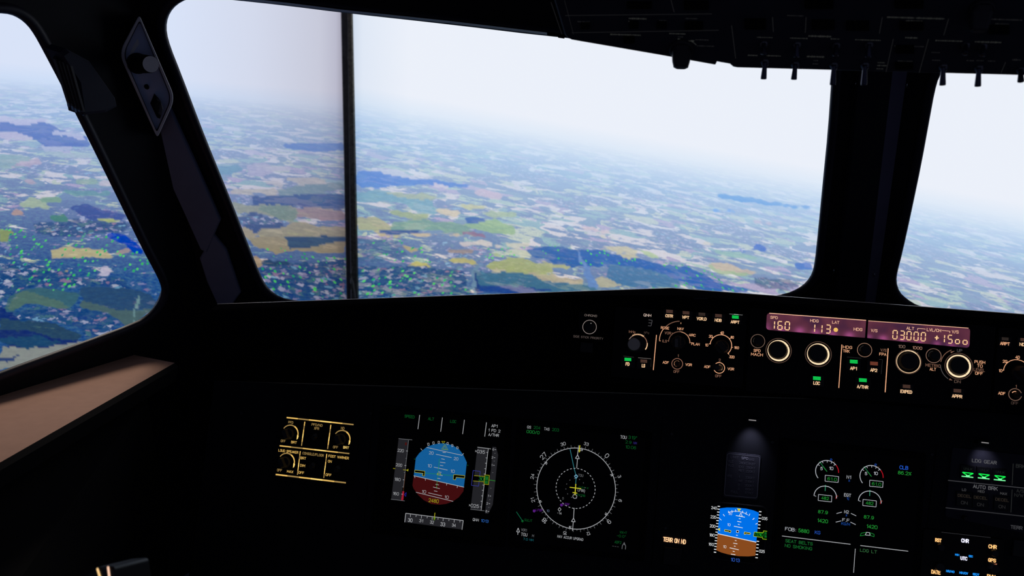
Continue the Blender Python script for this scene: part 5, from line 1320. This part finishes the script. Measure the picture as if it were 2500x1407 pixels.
for tx, x, y, w_, m_, h_ in (('N1', 836, 300, 46, W8, 36), ('%', 840, 340, 20, B8, 22), ('EGT', 822, 502, 74, W8, 36), ('°C', 826, 543, 26, B8, 26), ('N2', 810, 689, 48, W8, 34), ('%', 809, 728, 18, B8, 22), ('F.F', 803, 782, 76, W8, 34), ('KG/H', 800, 824, 90, E((30, 80, 170), .85), 30),
                     ('87.9', 546, 692, 104, G8, 36), ('1420', 541, 790, 116, G8, 40), ('87.9', 1060, 750, 106, G8, 36), ('1420', 1093, 856, 118, G8, 40), ('CLB', 1452, 194, 90, E((40, 100, 230), 1), 40), ('86.2%', 1460, 256, 140, G8, 38),
                     ('FOB:', 184, 885, 118, W8, 38), ('5880', 331, 903, 116, G8, 40), ('KG', 486, 921, 58, B8, 38),
                     ('SEAT BELTS', 278, 1030, 292, E((30, 125, 55), .8), 34), ('NO SMOKING', 272, 1084, 292, E((30, 125, 55), .8), 34), ('LDG LT', 1056, 1128, 178, E((60, 120, 70), .8), 34)):
    g.text(tx, x, y, h_, m_, w_, bold=.004)
for a in ((698, 708, 758, 692), (860, 706, 918, 734), (690, 804, 750, 790), (854, 804, 912, 832)): g.line(*a, 6, W8)
g.line(88, 959, 855, 1052, 7, WD); g.line(965, 1066, 1500, 1130, 7, WD); g.line(908, 1102, 889, 1370, 6, WD)
g.path([(963, 958), (974, 928), (1030, 918), (1020, 948)], 5, GD, 2, True); g.path([(1020, 948), (1034, 918), (1068, 922), (1074, 952)], 6, W8, 3, True); g.path([(1070, 922), (1118, 940), (1118, 968), (1078, 954)], 5, GD, 2, True)
g.make('data_text', t)

# ---- landing gear panel
t = unit('landing_gear_panel', PM, [(2325, 1092), (2720, 1135), (2700, 1345), (2307, 1262)], 'grey landing gear panel with three green lit triangles marked LDG GEAR and AUTO BRK', 'control panel', face=D((62, 62, 72), .8, 'gear_panel_paint', .1))
g = G_(PM, Z9); GM = E((112, 112, 116), .7); GM2 = E((44, 46, 46), .7)
for tx, x, y, w_, h_, m_ in (('LDG GEAR', 682, 306, 218, 32, GM), ('AUTO BRK', 692, 555, 218, 34, GM), ('LO', 487, 577, 36, 22, E((86, 86, 88), .7)), ('MED', 652, 593, 60, 22, E((86, 86, 88), .7)), ('MAX', 868, 614, 60, 22, E((86, 86, 88), .7)),
                         ('BRK', 1030, 350, 80, 34, GM2), ('A/S', 1028, 588, 66, 30, GM2), ('N/W', 1014, 630, 78, 30, GM2)): g.text(tx, x, y, h_, m_, w_, bold=.012)
g.line(333, 486, 1120, 566, 7, E((74, 74, 78), .7)); g.line(310, 750, 1120, 838, 7, E((64, 64, 68), .7)); g.line(960, 325, 950, 530, 6, GM2); g.line(950, 575, 938, 795, 6, GM2)
g.make('marking', t, label='pale grey lettering and lines')
for x, y in ((522, 410), (678, 425), (832, 442)):
    g = G(PM, Z9); g.prism([(x-68, y-74), (x+70, y-62), (x+66, y+72), (x-70, y+58)], UB-.001, UB+.003, BTN, .0006); o = g.make('gear_light', t)
    g = G(PM, Z9, UB+.0031)
    GB = E((20, 240, 80), 1.1); GB2 = E((120, 255, 160), 1.25)
    g.path([(x-50, y-2), (x+54, y+10), (x, y+34)], 9, GB, 2); g.line(x-50, y-2, x, y+32, 9, GB); g.line(x-58, y+36, x+54, y+48, 9, GB2, 3); g.line(x-16, y+34, x+18, y+38, 16, GB2, 4)
    g.make('lit_triangle', o)
    g = G(PM, Z9, UB+.0031); g.text('UNLK', x+4, y-34, 22, E((34, 42, 38), .8), 76); g.make('legend', o)
for x, y, w_ in ((490, 668, 150), (645, 686, 130), (852, 706, 150)):
    g = G(PM, Z9); g.prism([(x-76, y-76), (x+78, y-64), (x+76, y+76), (x-78, y+64)], UB-.001, UB+.003, BTN, .0006); o = g.make('brake_button', t)
    g = G(PM, Z9, UB+.0031); g.text('DECEL', x+2, y-32, 26, E((62, 54, 46), .8), 118); g.text('ON', x, y+34, 30, E((50, 50, 52), .8), 58); g.make('legend', o)
g = G(PM, Z9)
for x, y in ((478, 840), ): g.lathe(x, y, [(22, UB), (20, UB+.006), (14, UB+.008)], BTN, 16)
g.make('knurled_screw', t)
g = G(PM, Z9); g.lathe(1110, 720, [(60, UB), (56, UB+.01), (44, UB+.016)], D((120, 120, 128), .4, 'toggle_cap', .5), 20); g.make('toggle_switch', t)

# ---- clock
t = unit('clock', PM, [(2255, 1290), (2455, 1318), (2440, 1500), (2240, 1478)], 'black clock with blue, white and orange lettering at the bottom right corner', 'clock', face=D((14, 14, 17), .6, 'clock_face', .3), bezel='case')
OR = E((255, 190, 120), 1.3); BL = E((30, 150, 255), 1.1); WB = E((225, 225, 250), 1.3)
g = G_(PM, Z9)
for tx, x, y, w_, h_, m_ in (('RST', 240, 1063, 58, 32, OR), ('CHR', 497, 1068, 68, 34, WB), ('CHR', 762, 1125, 74, 34, OR), ('MIN', 421, 1203, 38, 18, BL), ('SEC', 552, 1217, 38, 18, BL), ('UTC', 486, 1238, 62, 32, WB), ('GPS', 757, 1256, 70, 32, OR), ('INT', 786, 1300, 34, 22, E((220, 140, 110), .9)), ('SET', 790, 1328, 30, 20, E((180, 90, 60), .9)),
                     ('DATE', 217, 1370, 84, 34, OR), ('HR/MO', 355, 1363, 74, 20, BL), ('MIN/DY', 484, 1379, 78, 20, BL), ('SEC/Y', 602, 1392, 58, 20, BL), ('RUN', 748, 1412, 74, 32, OR)):
    g.text(tx, x, y, h_, m_, w_, bold=.035)
g.line(270, 985, 742, 1037, 4, E((52, 52, 56), .8))
g.make('lettering', t)
for x, y, r_ in ((246, 1120, 34), (762, 1178, 34), (236, 1306, 42)):
    g = G(PM, Z9); g.lathe(x, y, [(r_, UB), (r_*.95, UB+.006), (r_*.8, UB+.008)], KNOB, 20); g.make('push_knob', t)
g = G(PM, Z9); g.lathe(772, 1330, [(40, UB), (38, UB+.004)], KNOB, 20); c = PM.P(*g.x(772, 1330)); g.prism([(735, 1340), (762, 1284), (782, 1290), (756, 1350)], UB+.004, UB+.014, D((90, 86, 84), .5, 'clock_pointer', .4), .001); g.make('selector_knob', t)
t = thing('terrain_button', PM.P(2490, 1340), 'dark push button below faint grey lettering TERR at the right edge', 'button')
g = G(PM); g.prism([(2475, 1305+12), (2530, 1311+12), (2526, 1365), (2471, 1359)], -.003, .006, BTN, .001); g.make('button', t)
g = G(PM, Z9, UB+.0002); g.text('TERR', 992, 940, 32, E((84, 84, 88), .7), 104, bold=.01); g.make('legend', t)

# ---- lever on the side console, bottom left corner
LP = Plane(Vector((c0.x+.0, 0, 0)), (1, 0, 0), (0, .6, .8)); q0 = EYE+ray(235, 1420)*.72
t = thing('console_lever', q0+Vector((0, 0, -.06)), 'black lever with two glowing cream strokes at the bottom left corner', 'lever')
LP = Plane(q0, (1, 0, 0), (0, .35, .94))
g = G(LP); g.prism(rounded([(150, 1440), (205, 1395), (228, 1387), (275, 1383), (290, 1500), (140, 1500)], 12), -.05, 0, D((44, 44, 46), .35, 'lever_plastic', .5, .1), .003)
g.tube([LP.P(215, 1490, -.03), LP.P(215, 1490, -.03)+Vector((0, .05, -.16))], .022, BLACK, 16); g.make('handle', t)
g = G(LP, base=.0004); CR = E((250, 205, 140), 1.15); CR2 = E((255, 205, 175), 1.15)
for (x0, y0), (x1, y1), m_ in (((238, 1390), (244, 1410), CR), ((264, 1386), (267, 1410), CR2)):
    g.line(x0, y0, x1, y1, 5.5, m_); g.line(x1, y1, x1+(x1-x0)*.9, y1+(y1-y0)*.9, 5.5, m_); g.disc(x0, y0, 2.7, m_)
g.make('lit_stroke', t)
# ------------------------------------------------------------------ overhead panel
OVM = D((60, 62, 74), .6, 'overhead_paint', .3, .2, 40)
ov = thing('overhead_panel', PO.P(2050, 60), 'dark overhead switch panel hanging above the front windows, full of small switches', 'overhead panel')
g = G(PO); out = [(1345, -260), (1352, 0), (1378, 86), (1384, 93), (1392, 97), (1744, 160), (1748, 152), (1782, 158), (1790, 165), (1800, 167), (2500, 184), (2900, 194), (2900, -260)]
g.prism(out, -.05, 0, OVM, .0015); g.make('board', ov)
LG = E((46, 47, 46), .8); LG2 = E((32, 32, 34), .8); DK = D((16, 16, 18), .8, 'dark_recess', .1, 0)
g = G(PO, base=.0004)
for a in ((1380, 38, 1738, 34), (1396, 80, 1755, 74), (1638, 0, 1646, 30), (1786, 62, 1796, 143), (1886, 42, 1888, 78), (1968, 42, 1966, 80), (2154, 42, 2147, 82), (2316, 46, 2304, 86), (2181, 95, 2163, 176), (2267, 95, 2244, 178), (2455, 152, 2444, 178), (1345, 5, 1372, 84)):
    g.line(*a, 1.3, LG2)
g.line(1378, 0, 1400, 84, .8, LG2)
g.make('engraved_line', ov)
g = G(PO, base=.0004)
# lettering too faint to read in the photograph: rows of short strokes
R5 = random.Random(5)
def scrawl(x0, x1, y, h_, m_, sl=.03):
    x = x0
    while x < x1:
        w_ = R5.uniform(1.6, 3.6); g.line(x, y+(x-x0)*sl, min(x+w_, x1), y+(x-x0)*sl, h_*R5.uniform(.5, 1), m_); x += w_+R5.uniform(.8, 1.8)
for x0, x1, y, h_, m_ in ((1410, 1440, 53, 3, LG2), (1535, 1578, 45, 5, LG), (1534, 1558, 52, 3, LG2), (1610, 1628, 50, 3, LG2), (1673, 1703, 45, 2.5, LG2), (1490, 1564, 84, 4.5, LG), (1634, 1674, 82, 4, LG), (1655, 1668, 90, 3, LG2), (1698, 1730, 97, 3, LG2), (1702, 1744, 112, 3, LG2),
                          (1832, 1858, 47, 4, LG), (1922, 1962, 38, 3, LG2), (1998, 2026, 50, 4, LG2), (2086, 2118, 51, 3, LG2), (2166, 2232, 42, 5, LG), (2236, 2306, 44, 5, LG), (2212, 2252, 51, 5, LG), (1848, 1886, 91, 3, LG), (1929, 1972, 93, 3, LG), (1974, 2030, 88, 6, LG), (2028, 2050, 95, 3, LG), (2088, 2150, 97, 3, LG),
                          (2210, 2240, 92, 5, LG), (2184, 2256, 112, 3, LG2), (2284, 2350, 99, 4, LG), (2380, 2445, 102, 5, LG), (2420, 2496, 47, 4, LG2), (2430, 2464, 58, 3, LG2), (1826, 1850, 135, 4, LG), (1872, 1906, 136, 4, LG), (1970, 2012, 138, 6, LG), (1986, 1998, 148, 3, LG2), (1984, 1998, 156, 3, LG2),
                          (2143, 2160, 153, 3, LG), (2142, 2166, 160, 4, LG), (2140, 2156, 168, 3, LG), (2192, 2228, 149, 3, LG2), (2274, 2294, 128, 3, LG2), (2276, 2296, 147, 3, LG2), (2360, 2378, 148, 3, LG2), (2384, 2402, 148, 3, LG2), (2412, 2430, 149, 3, LG2), (2472, 2492, 146, 5, LG2)):
    scrawl(x0, x1, y, h_, m_)
g.path([(1656, 95), (1690, 101), (1700, 110)], 1.6, LG); g.disc(1657, 96, 2.6, LG); g.poly([(1686, 98), (1696, 99), (1690, 104)], LG, 2)
g.make('faint_lettering', ov)
def obtn(x, y, w_, h_, dep=.004):
    g = G(PO); g.prism([(x-w_/2, y-h_/2), (x+w_/2, y-h_/2), (x+w_/2, y+h_/2), (x-w_/2, y+h_/2)], -.001, dep, DK, .0008); g.make('push_button', ov)
for x, y, w_, h_ in ((1428, 66, 22, 14), (1547, 64, 22, 16), (1615, 64, 24, 16), (1694, 66, 44, 18), (1535, 100, 26, 16), (1844, 62, 52, 22), (2010, 64, 56, 20), (2094, 66, 56, 20), (2226, 66, 58, 18), (2210, 124, 44, 16), (2208, 164, 44, 14), (2440, 76, 50, 18), (1700, 16, 60, 18), (1560, 16, 60, 14), (2000, 14, 70, 18), (2220, 14, 70, 16)):
    obtn(x, y, w_, h_)
def toggle(x, y, tx, ty, n=True, h0=.016, r0=.0021, r1=.0031):
    """x, y: foot of the lever on the panel; tx, ty: its tip"""
    g = G(PO); g.lathe(x, y, [(11, 0), (11, .002), (8.5, .0024), (8.5, .005), (6, .0055)], D((120, 120, 128), .35, 'switch_nut', .5, .1, 40, .7), 6)
    a = g.pl.P(x, y, .004); b = PO.P(tx, ty, h0)
    base = g.make('toggle_switch', ov)
    g = G(PO); m_ = a.lerp(b, .93)
    g.tube([a, a.lerp(b, .1), m_, a.lerp(b, .985), b], [r0, r0, r1, r1*.94, r1*.6], D((78, 80, 98), .35, 'lever_metal', .5, .1, 40, .8), 16)
    g.make('lever', base)
for x, y, tx, ty in ((1868, 150, 1864, 194), (1942, 156, 1938, 195), (2036, 158, 2033, 208), (2112, 158, 2109, 208), (2303, 162, 2301, 209), (2390, 165, 2387, 212),
                     (1865, 106, 1864, 132), (1946, 108, 1945, 140), (2042, 110, 2040, 136), (2122, 108, 2120, 140), (2358, 110, 2356, 132), (2400, 112, 2398, 136), (2492, 170, 2492, 200)):
    toggle(x, y, tx, ty, h0=.016 if ty > 180 else .014)
def bigknob(x0, y0, x1, y1, w0, w1, label):
    g = G(PO); g.lathe(x0, y0, [(30, 0), (30, .003), (26, .005)], KNOB, 28)
    k_ = g.make('rotary_knob', ov, label=label)
    g = G(PO); a0 = PO.P(x0, y0, .004); a1 = PO.P(x1, y1, .024); d = (a1-a0)
    s_ = PO.k(x0, y0); U_ = PO.U; W_ = d.cross(U_).normalized(); rings = []
    for f, w_, t_ in ((0, w0*.8, .016), (.25, w0, .015), (.7, w1*1.05, .012), (.93, w1*.9, .010), (1.0, w1*.6, .007)):
        c = a0+d*f; q = []
        for i in range(16):
            an = 2*math.pi*i/16; ca, sa = math.cos(an), math.sin(an)
            ex = lambda v: math.copysign(abs(v)**.55, v)
            q.append(c+U_*(ex(ca)*w_*s_/2)+W_*(ex(sa)*t_/2))
        rings.append(q)
    vs = sum(rings, []); fs = [(r*16+i, r*16+(i+1) % 16, (r+1)*16+(i+1) % 16, (r+1)*16+i) for r in range(4) for i in range(16)]+[tuple(range(16)), tuple(range(64, 80))]
    g.add(vs, fs, D((58, 56, 62), .45, 'wiper_knob_plastic', .4, .1)); 
    g.add([a0+d*.3-W_*.0072-U_*.002*1, a0+d*.9-W_*.0056-U_*.0015, a0+d*.9-W_*.0056+U_*.0015, a0+d*.3-W_*.0072+U_*.002], [(0, 1, 2, 3)], LG2)
    g.make('grip', k_)
bigknob(1664, 118, 1662, 166, 46, 40, 'black finger knob hanging over the window')
bigknob(2396, 20, 2390, 78, 52, 42, 'large black finger knob')
# window latch tabs by the overhead panel
g = G(W1); g.prism([(1334, 82), (1356, 84), (1354, 90), (1338, 88)], -.01, .012, SOFT, .001); g.prism([(1360, 86), (1380, 88), (1378, 95), (1363, 93)], -.01, .012, SOFT, .001)
g.make('trim_5', None, kind='structure')
# thin reading strip along the top of the left window
g = G(W1); tp = [(590, -7), (700, 5), (835, 22), (1100, 50), (1336, 78)]
g.add([W1.P(x, y+7.5, .006) for x, y in tp]+[W1.P(x, y+1.5, .016) for x, y in tp], [(i, i+1, 6+i, 5+i) for i in range(4)], D((120, 116, 140), .45, 'window_top_strip', .4, .1))
g.make('trim_6', None, kind='structure')
